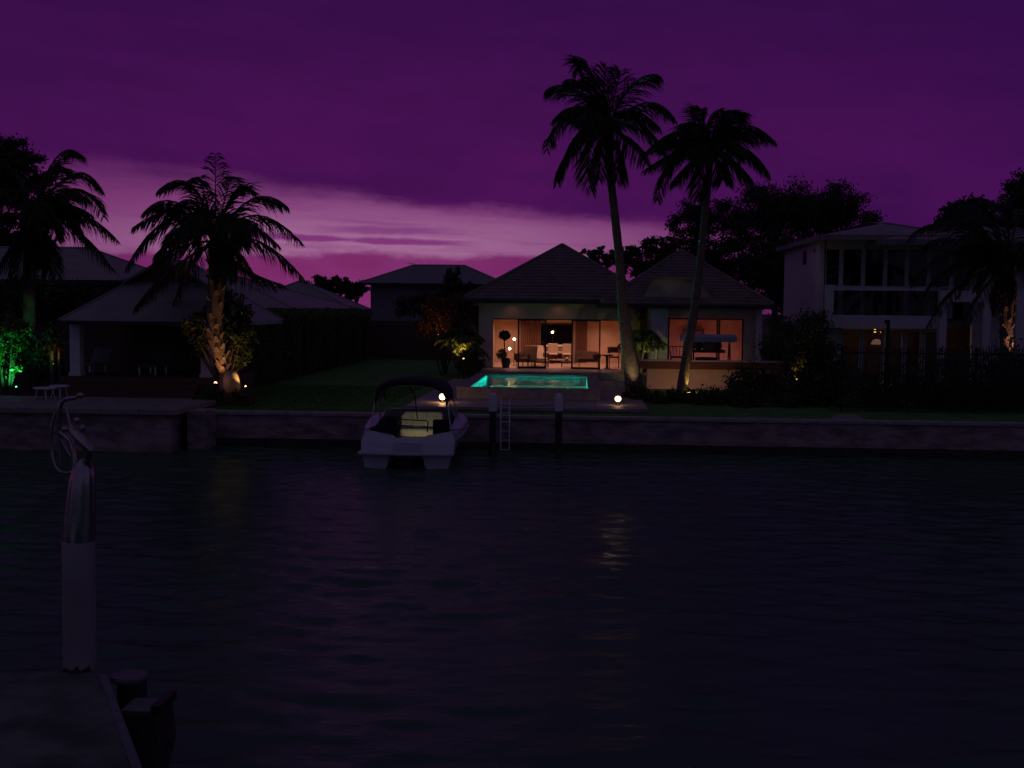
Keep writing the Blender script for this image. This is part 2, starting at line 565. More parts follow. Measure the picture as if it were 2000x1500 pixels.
# ------------------------------------------------------------------ water
xs = np.unique(np.concatenate([np.linspace(-400, -24, 12), np.arange(-24, 22, 0.13), np.linspace(22, 400, 12)]))
ys = np.unique(np.concatenate([np.linspace(-200, 8, 12), np.arange(8, 36.35, 0.062), [36.4]]))
X, Yg = np.meshgrid(xs, ys)
H = np.zeros_like(X)
for k in range(64):
    lam = 10 ** rng.uniform(-0.58, 0.14)
    th = rng.normal(math.pi / 2, 0.48)
    kx, ky = 2 * math.pi / lam * math.cos(th), 2 * math.pi / lam * math.sin(th)
    H += 0.0036 * lam ** 0.8 * np.sin(kx * X + ky * Yg + rng.uniform(0, 6.28))
patch = 0.55 + 0.45 * np.sin(X * 0.21 + 1.3 * np.sin(Yg * 0.16)) * np.sin(Yg * 0.33 + 0.8 * np.sin(X * 0.13))
edge_f = np.clip((X + 23) / 4, 0, 1) * np.clip((21 - X) / 4, 0, 1) * np.clip((Yg - 8.5) / 2, 0, 1)
H *= (0.45 + 0.75 * patch) * edge_f
nx, ny = len(xs), len(ys)
vv = np.stack([X, Yg, WAT + H], -1).reshape(-1, 3)
idx = np.arange(nx * ny).reshape(ny, nx)
quads = np.stack([idx[:-1, :-1], idx[:-1, 1:], idx[1:, 1:], idx[1:, :-1]], -1).reshape(-1, 4)
me = bpy.data.meshes.new('water')
me.vertices.add(len(vv)); me.loops.add(quads.size); me.polygons.add(len(quads))
me.vertices.foreach_set('co', vv.astype(np.float32).ravel())
me.loops.foreach_set('vertex_index', quads.astype(np.int32).ravel())
me.polygons.foreach_set('loop_start', np.arange(0, quads.size, 4, dtype=np.int32))
me.polygons.foreach_set('loop_total', np.full(len(quads), 4, dtype=np.int32))
me.polygons.foreach_set('use_smooth', np.ones(len(quads), dtype=bool))
mw = bpy.data.materials.new('canal_water')
mw.use_nodes = True
t = mw.node_tree
b = t.nodes['Principled BSDF']
b.inputs['Base Color'].default_value = (0.060, 0.125, 0.088, 1)   # turbid tidal water
b.inputs['Roughness'].default_value = 0.9
b.inputs['Specular IOR Level'].default_value = 0.0
co = N(t, 'ShaderNodeTexCoord').outputs['Object']
mp = N(t, 'ShaderNodeMapping'); mp.inputs['Scale'].default_value = (0.55, 1.0, 1.0)
t.links.new(co, mp.inputs[0])
bm = N(t, 'ShaderNodeBump'); bm.inputs['Strength'].default_value = 0.30; bm.inputs['Distance'].default_value = 0.05
t.links.new(noise(t, mp.outputs[0], 9.0, 5, 0.65), bm.inputs['Height'])
gl = N(t, 'ShaderNodeBsdfGlossy'); gl.inputs['Roughness'].default_value = 0.05
gl.inputs['Color'].default_value = (0.55, 0.74, 0.58, 1)                # greenish tint put in to mute the purple sky reflection
fr = N(t, 'ShaderNodeFresnel'); fr.inputs[0].default_value = 1.33
mx = N(t, 'ShaderNodeMixShader')
for nd in (gl, fr): t.links.new(bm.outputs[0], nd.inputs['Normal'])
t.links.new(fr.outputs[0], mx.inputs[0]); t.links.new(b.outputs[0], mx.inputs[1]); t.links.new(gl.outputs[0], mx.inputs[2])
t.links.new(mx.outputs[0], t.nodes['Material Output'].inputs[0])
me.materials.append(mw)
me.update(calc_edges=True)
tag(new_obj('water', me), kind='structure')

# ------------------------------------------------------------------ ground, lawn, seawall
def sheet_round_pool(m, x0, x1, y0, y1, z):
    hx0, hx1, hy0, hy1 = P(894, 760, 41).x + .05, P(1171, 760, 41).x - .05, 41.05, 49.35
    for a, b_, c, d in ((x0, x1, y0, hy0), (x0, hx0, hy0, hy1), (hx1, x1, hy0, hy1), (x0, x1, hy1, y1)):
        m.add([(a, c, z), (b_, c, z), (b_, d, z), (a, d, z)], [(0, 1, 2, 3)])
    return m
m = sheet_round_pool(MB(), -500, 500, 36.35, 900, -0.03)
m.add([(-500, 36.35, -3), (500, 36.35, -3), (500, 36.35, -0.03), (-500, 36.35, -0.03)], [(0, 1, 2, 3)])
tag(m.build('ground', M_GROUND), kind='structure')
m = sheet_round_pool(MB(), -12.5, 14.5, 36.5, 73, 0.0)
tag(m.build('lawn', M_LAWN), kind='structure')
n = 26000
gx = rng.uniform(-12.3, -1.0, n); gy = 36.55 + rng.power(1.0, n) * 12.0
keep = ~((gx > -6.1) & (gy > 37.35))
gx, gy = gx[keep], gy[keep]
n = len(gx)
h = rng.uniform(0.03, 0.075, n); a = rng.uniform(0, 6.28, n); lx = rng.normal(0, 0.02, n); ly = rng.normal(0, 0.02, n)
tri = np.empty((n, 3, 3))
tri[:, 0] = np.stack([gx - 0.012 * np.cos(a), gy - 0.012 * np.sin(a), np.zeros(n)], -1)
tri[:, 1] = np.stack([gx + 0.012 * np.cos(a), gy + 0.012 * np.sin(a), np.zeros(n)], -1)
tri[:, 2] = np.stack([gx + lx, gy + ly, h], -1)
tag(new_obj('grass', fast_mesh('grass', tri.reshape(-1, 3), 3, M_BLADE, (0, 0, 0))),
    'short mown grass on the front of the lawn behind the seawall', 'grass', kind='stuff')

sw = thing('seawall', 'long stained concrete seawall with pale coping along the canal', 'seawall', (0, 36.0, WAT - 1))
MB().box(-60, 60, 36.02, 36.34, WAT - 1.2, -0.07).build('wall', M_CONC, sw)
for k in range(30):                                              # coping laid in slabs with open joints
    x0 = -60 + k * 4.0
    MB().box(x0 + 0.006, x0 + 3.994, 35.94, 36.48, -0.07, 0.012).build('coping_slab', M_CAP, sw)
m = MB().box(-60, 60, 35.985, 36.02, WAT - 1.2, WAT + 0.24)
m.build('wet_footing', M_PILE, sw)

# ------------------------------------------------------------------ left jetty platform
def plat():
    fr = 34.0
    x1 = P(345, 808, fr).x
    t = thing('jetty', 'low stone jetty platform with overhanging pale paving before the open pavilion', 'jetty', (x1 - 4, fr, WAT))
    MB().box(x1 - 10, x1 - 0.25, fr + 0.25, 35.93, WAT - 1.2, 0.06).build('stone_base', M_CONC, t)
    for i in range(9):
        for j in range(3):
            xa = x1 - (i + 1) * 1.1; ya = fr + j * 1.45
            MB().box(xa + 0.008, xa + 1.092, ya + 0.008, ya + 1.442, 0.06, 0.20 + random.uniform(-0.002, 0.002)).build('paving_slab', M_PAVE, t)
    # small return on the garden side
    MB().box(x1 + 0.01, x1 + 0.55, 34.9, 35.93, WAT - 1.2, 0.1).build('side_block', M_CONC, t)
plat()

# ------------------------------------------------------------------ open pavilion
def pavilion():
    Y0 = 40.5
    xl, xr = P(146, 690, Y0).x, P(402, 700, Y0).x
    zf = 0.74
    t = thing('pavilion', 'open pavilion with square white posts and a low hipped roof beside the canal', 'pavilion', ((xl + xr) / 2, 42.5, 0))
    fl = MB().box(xl - 0.4, xr + 0.4, Y0 - 0.35, 45, 0.0, zf - 0.03).build('floor_base', M_BRICK, t)
    for k in range(12):
        x0 = xl - 0.4 + k * (xr - xl + 0.8) / 12
        MB().box(x0 + 0.005, x0 + (xr - xl + 0.8) / 12 - 0.005, Y0 - 0.36, 45, zf - 0.03, zf).build('floor_board', M_TIMBER, t)
    for k in range(3):
        MB().box(xl + 0.1, xr, Y0 - 0.36 - 0.45 * (k + 1), Y0 - 0.36 - 0.45 * k, 0.0, zf - 0.18 * (k + 1)).build('step', M_TIMBER, t)
    for (x, y) in ((xl, Y0), (xr, Y0)):
        p = MB().box(x - 0.18, x + 0.18, y, y + 0.36, zf, 2.62).build('post', M_PAINT, t, bevel=0.015)
        MB().box(x - 0.21, x + 0.21, y - 0.03, y + 0.39, zf, zf + 0.12).build('plinth', M_PAINT, p)
    MB().box(xl - 0.18, xr + 0.18, 44.97, 45.05, zf, 2.6).build('back_wall', M_BRICK, t)
    MB().box(xl - 0.2, xr + 0.2, Y0 + 0.05, Y0 + 0.3, 2.45, 2.62).build('beam', M_TIMBER, t)
    # roof: hip below, small gablet above
    ex0, ex1 = P(114, 628, 39.7).x, P(466, 630, 39.7).x
    cy, ze = 42.7, 2.62
    ey0, ey1 = 39.7, 45.7
    cx = (ex0 + ex1) / 2
    zr = P(290, 552, 41.9).z
    zt = P(290, 511, 42.4).z
    kx = 0.42
    m = MB()
    lo = [(ex0, ey0, ze), (ex1, ey0, ze), (ex1, ey1, ze), (ex0, ey1, ze)]
    hi = [(cx + (x - cx) * kx, cy + (y - cy) * kx, zr) for x, y, z in lo]
    m.add(lo + hi, [(0, 1, 5, 4), (1, 2, 6, 5), (2, 3, 7, 6), (3, 0, 4, 7), (3, 2, 1, 0)])
    m.add([(x, y, z - 0.12) for x, y, z in lo] + lo, [(0, 1, 5, 4), (1, 2, 6, 5), (2, 3, 7, 6), (3, 0, 4, 7), (3, 2, 1, 0)])
    r = m.build('roof', M_METALROOF, t)
    a, b = hi[0], hi[1]
    g = MB()
    g.prism([(a[0] + 0.05, a[1] + 0.1, zr), (b[0] - 0.05, b[1] + 0.1, zr), (cx, a[1] + 0.1, zt - 0.1)], (0, hi[3][1] - a[1] - 0.2, 0))
    g.build('gablet', M_TIMBER, r)
    for s in (-1, 1):
        xe = a[0] - 0.15 if s < 0 else b[0] + 0.15
        MB().prism([(cx, a[1] - 0.25, zt), (xe, a[1] - 0.25, zr - 0.05), (xe, a[1] - 0.25, zr + 0.03), (cx, a[1] - 0.25, zt + 0.09)], (0, hi[3][1] - a[1] + 0.5, 0)).build('gablet_roof', M_METALROOF, r)
    for k in range(4):
        MB().tube([lo[k], hi[k]], 0.05, 6).build('ridge_cap', M_METALROOF, r)
    # gutter
    MB().box(ex0 - 0.02, ex1 + 0.02, ey0 - 0.1, ey0 - 0.005, ze - 0.13, ze - 0.02).build('gutter', M_BLACK, t)
    # loungers inside
    def lounger(x, y, label, mt):
        l = thing('sun_lounger', label, 'sun lounger', (x, y, zf), 'loungers in the pavilion')
        MB().bbox(x - 0.32, x + 0.32, y - 0.9, y + 0.35, zf + 0.28, zf + 0.38, 0.03).build('seat', mt, l)
        MB().prism([(x - 0.32, y + 0.35, zf + 0.30), (x - 0.32, y + 0.85, zf + 0.88), (x - 0.32, y + 0.93, zf + 0.82), (x - 0.32, y + 0.43, zf + 0.27)], (0.64, 0, 0)).build('backrest', mt, l)
        for sx in (-0.28, 0.28):
            for sy in (-0.8, 0.3):
                MB().box(x + sx - 0.025, x + sx + 0.025, y + sy - 0.025, y + sy + 0.025, zf, zf + 0.28).build('leg', M_ALU, l)
    lounger(P(180, 730, 42).x, 42.2, 'pale sun lounger in the pavilion beside its tall post', M_LOUNGE)
    lounger(P(300, 730, 42).x, 42.2, 'darker grey sun lounger in the middle of the pavilion', M_LOUNGE2)
pavilion()

def round_table(px, py, Y, r, label):
    c = P(px, py, Y)
    t = thing('round_table', label, 'table', (c.x, c.y, 0.2), 'white tables on the jetty')
    MB().lathe([(r - 0.02, c.z - 0.04), (r, c.z - 0.02), (r, c.z), (r - 0.02, c.z + 0.01)], (c.x, c.y, 0), 28).build('tabletop', M_PAINT, t)
    for k in range(4):
        a = 0.5 + k * math.pi / 2
        MB().tube([(c.x + 0.6 * r * math.cos(a), c.y + 0.6 * r * math.sin(a), c.z - 0.03), (c.x + 0.8 * r * math.cos(a), c.y + 0.8 * r * math.sin(a), 0.2)], 0.018, 6).build('leg', M_ALU, t)
round_table(88, 757, 37.2, 0.36, 'low round white table on the jetty paving, nearer the canal')
round_table(116, 753, 37.9, 0.30, 'smaller white round table just behind the other jetty table')

# ------------------------------------------------------------------ palms
def frond_mesh(mb, c, mid, tip, ll, n=34, w=0.055, droop=0.78):
    c, mid, tip = Vector(c), Vector(mid), Vector(tip)
    ctl = mid * 2 - (c + tip) * 0.5
    def pt(t): return c * (1 - t) ** 2 + ctl * (2 * t * (1 - t)) + tip * t * t
    def tg(t): return ((ctl - c) * (2 * (1 - t)) + (tip - ctl) * (2 * t)).normalized()
    mb.tube([pt(i / 8) for i in range(9)], [0.035 * (1 - 0.85 * i / 8) + 0.004 for i in range(9)], 4)
    flip = random.uniform(-0.35, 0.35)
    for i in range(n):
        t = 0.10 + 0.90 * (i + random.random() * 0.6) / n
        p, d = pt(min(t, 1)), tg(min(t, 1))
        up = Vector((0, 0, 1)) + Vector((flip, -0.25, 0))
        side = d.cross(up)
        if side.length < 0.15: side = d.cross(Vector((0, 1, 0.2)))
        side.normalize()
        L = ll * (0.35 + 0.9 * math.sin(math.pi * min(1, 0.12 + 0.80 * t)) ** 0.8) * random.uniform(0.8, 1.15) * (1 - 0.45 * t ** 4)
        for s in (-1, 1):
            dd = (side * s * 0.75 + d * (random.uniform(0.45, 0.75) + 0.9 * max(0, d.z)) + Vector((0, 0, -droop * random.uniform(0.6, 1.3)))).normalized()
            d2 = (dd + Vector((0, 0, -0.55 * random.uniform(0.5, 1.3)))).normalized()
            wv = dd.cross(d + Vector((random.uniform(-.5, .5), random.uniform(-.5, .5), random.uniform(-.5, .5))))
            wv = wv.normalized() * w * 0.5 if wv.length > 1e-3 else Vector((w / 2, 0, 0))
            a, b2 = p, p + dd * L * 0.55
            e = b2 + d2 * L * 0.45
            mb.add([a - wv * 0.6, a + wv * 0.6, b2 + wv, b2 - wv, e], [(0, 1, 2, 3), (3, 2, 4)])
    return mb


def palm(name, label, trunk, radii, fronds, Y, ll, mat_l=M_PALM, group=None, depth=1.4, extra=8, n=72, w=0.047, stubs=None, hang=0, base_z=None):
    """trunk: pixels from base to crown; fronds: (mid px, mid py, tip px, tip py)"""
    tp = [P(x, y, Y) for x, y in trunk]
    if base_z is not None: tp[0].z = base_z
    t = thing(name, label, 'palm tree', tp[0], group)
    # smooth trunk
    pts, rr = [], []
    for i in range(len(tp) - 1):
        for k in range(6):
            f = k / 6
            p0, p1, p2, p3 = tp[max(i - 1, 0)], tp[i], tp[i + 1], tp[min(i + 2, len(tp) - 1)]
            q = 0.5 * ((2 * p1) + (-p0 + p2) * f + (2 * p0 - 5 * p1 + 4 * p2 - p3) * f * f + (-p0 + 3 * p1 - 3 * p2 + p3) * f ** 3)
            pts.append(q); rr.append((radii[i] * (1 - f) + radii[i + 1] * f) * (1 + (0.035 if k % 2 else -0.02)))
    pts.append(tp[-1]); rr.append(radii[-1])
    MB().tube(pts, rr, 14).build('trunk', M_TRUNK, t)
    c = tp[-1]
    s = FPX / Y
    for k, f in enumerate(fronds):
        dy = random.uniform(-depth, depth)
        mid, tip = P(f[0], f[1], Y + dy * 0.5), P(f[2], f[3], Y + dy)
        frond_mesh(MB(), c, mid, tip, ll, n, w).build('frond', mat_l, t)
    lens = [(Vector((P(f[2], f[3], Y) - c)).length) for f in fronds]
    ml = sum(lens) / len(lens)
    for k in range(extra):                      # fronds towards and away from the canal
        a = (1 if k % 2 else -1) * math.pi / 2 + random.uniform(-0.9, 0.9)
        e = random.uniform(-0.1, 0.8)
        L = ml * random.uniform(0.75, 1.0)
        d = Vector((math.cos(a), math.sin(a), 0))
        mid = c + d * L * 0.5 * math.cos(e) + Vector((0, 0, L * (0.5 * math.sin(e) + 0.12)))
        tip = c + d * L * 0.85 + Vector((0, 0, L * (0.7 * math.sin(e) - 0.35)))
        frond_mesh(MB(), c, mid, tip, ll, n, w).build('frond', mat_l, t)
    for k in range(hang):                       # old fronds hanging down the trunk
        a = random.uniform(0, 6.28)
        d = Vector((math.cos(a), math.sin(a), 0))
        L = ml * random.uniform(0.45, 0.7)
        frond_mesh(MB(), c + Vector((0, 0, -0.15)), c + d * 0.45 + Vector((0, 0, -0.35 * L)), c + d * 0.55 + Vector((0, 0, -L)), ll * 0.7, n, w).build('frond', mat_l, t)
    if stubs:
        i0, i1, cnt, size = stubs                # old leaf bases round the trunk
        sm = None
        for k in range(cnt):
            f = k / cnt
            j = int((len(pts) - 1) * (i0 + (i1 - i0) * f))
            a = k * 2.399
            p = pts[j]; r = rr[j]
            o = Vector((math.cos(a), math.sin(a), 0))
            sd = Vector((-math.sin(a), math.cos(a), 0))
            q = MB()
            b0 = p + o * r * 0.8
            e = b0 + o * size * 0.75 + Vector((0, 0, size * 1.1))
            q.add([b0 - sd * size * .55, b0 + sd * size * .55, b0 + Vector((0, 0, -size * .35)), e - sd * size * .22, e + sd * size * .22, e + o * -0.03 + Vector((0, 0, size * .15))],
                  [(0, 2, 4, 3), (2, 1, 4), (0, 3, 5), (0, 5, 1), (1, 5, 4), (3, 4, 5)])
            q.build('leaf_base', M_TRUNK, t)
    return t

palmA = palm('palm_tree', 'tallest palm, with a thick floodlit foot, rising beside the swimming pool',
     [(1243, 752), (1231, 700), (1219, 620), (1213, 540), (1203, 440), (1193, 350), (1186, 250)], [0.36, 0.27, 0.2, 0.165, 0.15, 0.14, 0.13],
     [(1120, 175, 1066, 176), (1145, 130, 1130, 142), (1200, 190, 1212, 138), (1237, 165, 1286, 146), (1262, 200, 1318, 232),
      (1248, 240, 1300, 300), (1110, 225, 1068, 292), (1115, 290, 1088, 356), (1150, 300, 1156, 374), (1205, 300, 1203, 356),
      (1140, 250, 1100, 310), (1165, 190, 1150, 150), (1230, 215, 1290, 250), (1225, 270, 1262, 318), (1130, 210, 1085, 230),
      (1175, 290, 1170, 350), (1150, 175, 1105, 155), (1180, 180, 1185, 132)], 43.5, 0.86, group='two tall palms by the pool', extra=5, w=0.054, base_z=-0.05)
palmB = palm('palm_tree', 'slimmer of the tall palms, leaning, in front of the raised terrace',
     [(1328, 768), (1344, 680), (1358, 590), (1370, 490), (1379, 400), (1390, 285)], [0.21, 0.165, 0.15, 0.135, 0.125, 0.11],
     [(1396, 245, 1402, 214), (1420, 228, 1446, 228), (1450, 244, 1513, 276), (1455, 290, 1504, 342), (1330, 255, 1258, 300),
      (1320, 300, 1284, 393), (1335, 290, 1262, 330), (1370, 330, 1362, 388), (1405, 320, 1412, 350), (1440, 260, 1490, 262),
      (1365, 245, 1340, 240), (1430, 310, 1470, 352), (1345, 320, 1316, 352), (1375, 240, 1370, 212), (1410, 240, 1425, 214), (1340, 270, 1282, 288)],
     43.0, 0.84, group='two tall palms by the pool', extra=5, w=0.054, base_z=-0.05)
palm2 = palm('palm_tree', 'feather palm with a twisted floodlit trunk beside the pavilion',
     [(441, 762), (438, 728), (430, 690), (418, 645), (422, 580), (424, 520), (421, 470)], [0.21, 0.17, 0.21, 0.26, 0.27, 0.28, 0.2],
     [(421, 380, 420, 300), (375, 362, 308, 372), (350, 412, 257, 446), (330, 430, 246, 526), (340, 485, 298, 515), (455, 378, 491, 370),
      (492, 388, 562, 404), (500, 420, 587, 474), (508, 472, 596, 548), (330, 530, 264, 600), (470, 520, 552, 556), (380, 395, 330, 412),
      (400, 380, 385, 345), (440, 385, 455, 345), (370, 450, 300, 500), (470, 430, 545, 480), (385, 500, 340, 590), (450, 480, 500, 545), (345, 395, 280, 415)],
     39.2, 0.80, extra=10, hang=4, stubs=(0.16, 0.98, 70, 0.19))
palm1 = palm('palm_tree', 'feather palm with a shaggy crown behind the pavilion, before dark tree',
     [(58, 720), (57, 640), (57, 560), (60, 500), (62, 430)], [0.24, 0.22, 0.22, 0.24, 0.2],
     [(145, 368, 203, 425), (140, 340, 200, 372), (150, 416, 228, 468), (140, 442, 220, 526), (108, 310, 158, 303), (20, 360, -60, 400),
      (20, 330, -30, 310), (0, 420, -70, 480), (30, 470, -10, 530), (90, 470, 110, 540), (95, 340, 130, 330),
      (120, 400, 180, 420), (80, 480, 85, 545), (40, 500, 30, 560), (115, 370, 170, 390)], 44.0, 0.9, extra=10, hang=5)
palmR = palm('palm_tree', 'stout palm with a rough floodlit trunk beside the two-storey house',
     [(1967, 745), (1966, 690), (1966, 620), (1968, 560), (1968, 520)], [0.22, 0.21, 0.22, 0.27, 0.22],
     [(1920, 455, 1868, 470), (1905, 480, 1850, 540), (1945, 430, 1930, 390), (1985, 440, 2010, 410), (2010, 480, 2060, 540), (1930, 520, 1905, 570),
      (2000, 520, 2030, 580), (1895, 440, 1838, 430), (1925, 420, 1880, 395), (1970, 430, 1965, 380), (1910, 510, 1870, 580), (1900, 425, 1840, 405), (1860, 490, 1782, 560), (1855, 465, 1788, 502), (1880, 550, 1812, 640), (1865, 515, 1796, 606), (1890, 435, 1808, 445), (1925, 560, 1880, 640), (1850, 440, 1775, 470)],
     44.0, 0.6, extra=8, hang=4, stubs=(0.15, 0.98, 56, 0.17))

# ------------------------------------------------------------------ broadleaf trees
def tree(name, label, blobs, Y, n, leaf, group=None, base=None, m=M_LEAF, cat='tree', depth=0.8, clump=0.19, trunk_r=0.3, down=0.3):
    s = FPX / Y
    bx = base[0] if base else sum(b[0] for b in blobs) / len(blobs)
    c0 = P(bx, 640, Y)
    t = thing(name, label, cat, (c0.x, Y, 0), group)
    cs = []
    tot = sum(b[2] ** 2 for b in blobs)
    tm = MB()
    top = Vector((c0.x, Y, max(0.6, min(P(b[0], b[1] + b[2], Y).z for b in blobs) - 0.3)))
    tm.tube([(c0.x, Y, -0.05), ((c0.x + top.x) / 2 + 0.1, Y, top.z * 0.5), top], [trunk_r, trunk_r * 0.8, trunk_r * 0.6], 8)
    for b in blobs:
        r = b[2] / s
        c = P(b[0], b[1], Y) + Vector((0, random.uniform(-depth, depth) * r, 0))
        tm.tube([top, (top + c) / 2 + Vector((random.uniform(-.2, .2), 0, 0.1)), c], [trunk_r * 0.45, trunk_r * 0.25, trunk_r * 0.08], 5)
        k = max(5, int(20 * (r / 1.2) ** 0.7))
        q = rng.normal(size=(k, 3)); q /= np.linalg.norm(q, axis=1, keepdims=True)
        q *= r * rng.uniform(0.45, 1.12, size=(k, 1))
        q[:, 2] *= 0.85
        nn = int(n * b[2] ** 2 / tot)
        pick = rng.integers(0, k, nn)
        pt = np.array(c) + q[pick] + rng.normal(size=(nn, 3)) * clump * r * np.array([1, 1, 0.75])
        cs.append(pt)
        for j in range(0, k, 4):
            tm.tube([c, Vector(np.array(c) + q[j])], [trunk_r * 0.09, 0.02], 4)
    tm.build('trunk', M_BARK, t)
    foliage('crown', np.concatenate(cs), leaf, m, t, 0.55, down)
    return t

BT = 'large trees behind the houses'
tree('broadleaf_tree', 'largest dark tree, broad crown behind the two-storey house', [(1590, 385, 50), (1530, 410, 58), (1640, 400, 44), (1670, 430, 42), (1480, 400, 50), (1600, 440, 60), (1535, 470, 60), (1700, 445, 28), (1455, 450, 48), (1500, 520, 50), (1560, 530, 45), (1440, 520, 45), (1400, 540, 40), (1600, 500, 45), (1480, 570, 40)], 78, 60000, 0.17, BT)
tree('broadleaf_tree', 'dark tree with an open crown between the roof and the slim palm', [(1340, 425, 32), (1385, 440, 40), (1345, 475, 36), (1420, 420, 34), (1410, 490, 44), (1365, 410, 22), (1350, 520, 36), (1400, 540, 34), (1310, 500, 26)], 72, 24000, 0.15, BT)
tree('broadleaf_tree', 'small ragged tree showing behind the ridge of the second roof', [(1270, 482, 20), (1240, 500, 22), (1290, 500, 24), (1222, 488, 12), (1300, 475, 16), (1255, 520, 22), (1225, 522, 18), (1285, 525, 22), (1305, 500, 20)], 70, 14000, 0.15, BT)
tree('broadleaf_tree', 'lowest ragged treetop showing behind the pyramid tiled roof', [(1160, 500, 16), (1185, 506, 16), (1142, 494, 8), (1205, 500, 14), (1175, 488, 8)], 72, 4500, 0.14, BT)
tree('broadleaf_tree', 'dense tree behind the shaggy palm with a rounded top', [(20, 300, 38), (60, 320, 30), (0, 340, 45), (50, 370, 40), (-40, 310, 50), (15, 400, 45), (-30, 450, 50), (10, 470, 40), (88, 345, 16), (-20, 270, 25)], 63, 30000, 0.17, base=(-20, 0))
tree('broadleaf_tree', 'dark tree beyond the floodlit palm at the edge of the plot', [(1985, 390, 30), (2010, 370, 40), (1995, 440, 38), (2040, 430, 60), (1960, 430, 20), (1990, 480, 40)], 60, 17000, 0.16, base=(2030, 0))
tree('feathery_tree', 'thin feathery tree standing beyond the flat roof', [(1885, 415, 22), (1850, 425, 18), (1915, 400, 16), (1870, 440, 22), (1905, 435, 22), (1930, 425, 14)], 66, 1700, 0.34, m=M_PALM, clump=0.45, down=-0.5)
for i, (lab, bl) in enumerate([('round dark treetop nearest the grey gabled roofs, far off', [(615, 555, 18), (640, 565, 18), (628, 548, 10)]),
                               ('far dark treetop midway between the low roofs and the distant hip roof', [(660, 560, 18), (675, 552, 11), (655, 548, 9)]),
                               ('far dark treetop touching the distant hip roof', [(698, 566, 18), (705, 556, 8), (685, 572, 14)])]):
    tree('broadleaf_tree', lab, bl, 125, 2200, 0.35, 'far treetops on the skyline')
tree('broadleaf_tree', 'tall thin dark shrub in front of the distant hip roof', [(890, 535, 14), (880, 555, 22), (905, 560, 20), (860, 590, 30), (830, 595, 32), (895, 590, 26), (790, 600, 24)], 74, 5200, 0.2, m=M_LEAF)
tree('broadleaf_tree', 'dark tree standing in the gap between the tiled roof and white house', [(1520, 500, 34), (1500, 540, 34), (1525, 570, 30), (1480, 500, 26), (1535, 540, 24)], 66, 11000, 0.15, BT)

# ------------------------------------------------------------------ hedge and back fence
hd = thing('hedge', 'long clipped hedge along the side of the lawn', 'hedge', (-12.9, 58, 0))
n = 42000
ny_ = 46.5 + rng.uniform(0, 1, n) ** 1.3 * 26.5
wob = 0.10 * np.sin(ny_ * 1.7) + 0.08 * np.sin(ny_ * 4.1 + 1)
ztop = 2.82 + 0.07 * np.sin(ny_ * 2.2) + 0.05 * np.sin(ny_ * 5.3)
side = rng.uniform(0, 1, n)
zz = rng.uniform(0.02, 1, n) * ztop
xx = -12.45 + wob + rng.normal(0, 0.07, n)
topm = side > 0.72
xx[topm] = -12.5 - rng.uniform(0, 1.2, topm.sum()); zz[topm] = ztop[topm] + rng.normal(0, 0.06, topm.sum())
endm = (side > 0.62) & (side <= 0.72)
xx[endm] = -12.45 - rng.uniform(0, 1.2, endm.sum()); ny_[endm] = 46.45 + rng.normal(0, 0.08, endm.sum())
foliage('foliage', np.stack([xx, ny_, zz], -1), 0.12, M_HEDGE, hd, 0.6, 0.2)
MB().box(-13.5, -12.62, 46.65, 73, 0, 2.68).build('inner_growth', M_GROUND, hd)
fc = thing('timber_fence', 'dark timber paling fence closing the far end of the lawn', 'fence', (-9.5, 73.4, 0))
for k in range(46):
    x0 = -12.6 + k * 0.16
    MB().box(x0, x0 + 0.145, 73.38 + random.uniform(0, .012), 73.42, 0.02, 2.3 + random.uniform(-.02, .02)).build('paling', M_TIMBER, fc)
for z in (0.4, 1.9):
    MB().box(-12.6, -5.2, 73.43, 73.50, z, z + 0.1).build('rail', M_TIMBER, fc)

# ------------------------------------------------------------------ houses behind
def hip_house(name, label, x0, x1, y0, y1, ze, zr, rl, wm, rm, over=0.5, group=None, axis='x', wz=None):
    cx, cy = (x0 + x1) / 2, (y0 + y1) / 2
    t = thing(name, label, 'house', (cx, cy, 0), group)
    MB().box(x0 + over, x1 - over, y0 + over, y1 - over, 0, ze - 0.02).build('wall', wm, t)
    lo = [(x0, y0, ze), (x1, y0, ze), (x1, y1, ze), (x0, y1, ze)]
    r = (cx - rl / 2, cy, zr), (cx + rl / 2, cy, zr)
    m = MB()
    if axis == 'x':
        m.add(lo + list(r), [(0, 1, 5, 4), (1, 2, 5), (2, 3, 4, 5), (3, 0, 4), (3, 2, 1, 0)])
        edges = [(lo[0], r[0]), (lo[3], r[0]), (lo[1], r[1]), (lo[2], r[1]), r]
    else:
        r = (cx, cy - rl / 2, zr), (cx, cy + rl / 2, zr)
        m.add(lo + list(r), [(0, 1, 4), (1, 2, 5, 4), (2, 3, 5), (3, 0, 4, 5), (3, 2, 1, 0)])
        edges = [(lo[0], r[0]), (lo[1], r[0]), (lo[3], r[1]), (lo[2], r[1]), r]
    roof = m.build('roof', rm, t)
    for a, b_ in edges:
        if (Vector(a) - Vector(b_)).length > 0.05:
            MB().tube([a, b_], 0.07, 6).build('ridge_cap', rm, roof)
    f = MB()
    f.box(x0 - 0.06, x1 + 0.06, y0 - 0.08, y0 - 0.005, ze - 0.2, ze - 0.01)
    f.box(x1 + 0.005, x1 + 0.08, y0, y1, ze - 0.2, ze - 0.01)
    f.build('gutter', M_FRAME, t)
    return t, roof


# far-left long low house behind the pavilion
xr = P(252, 548, 51).x
hA, rA = hip_house('house', 'low house with a long pale grey hipped roof behind the shaggy palm', xr - 12, xr, 50.5, 59, 4.15, P(40, 484, 54.7).z, 5.6, M_BRICK, M_METALROOF)
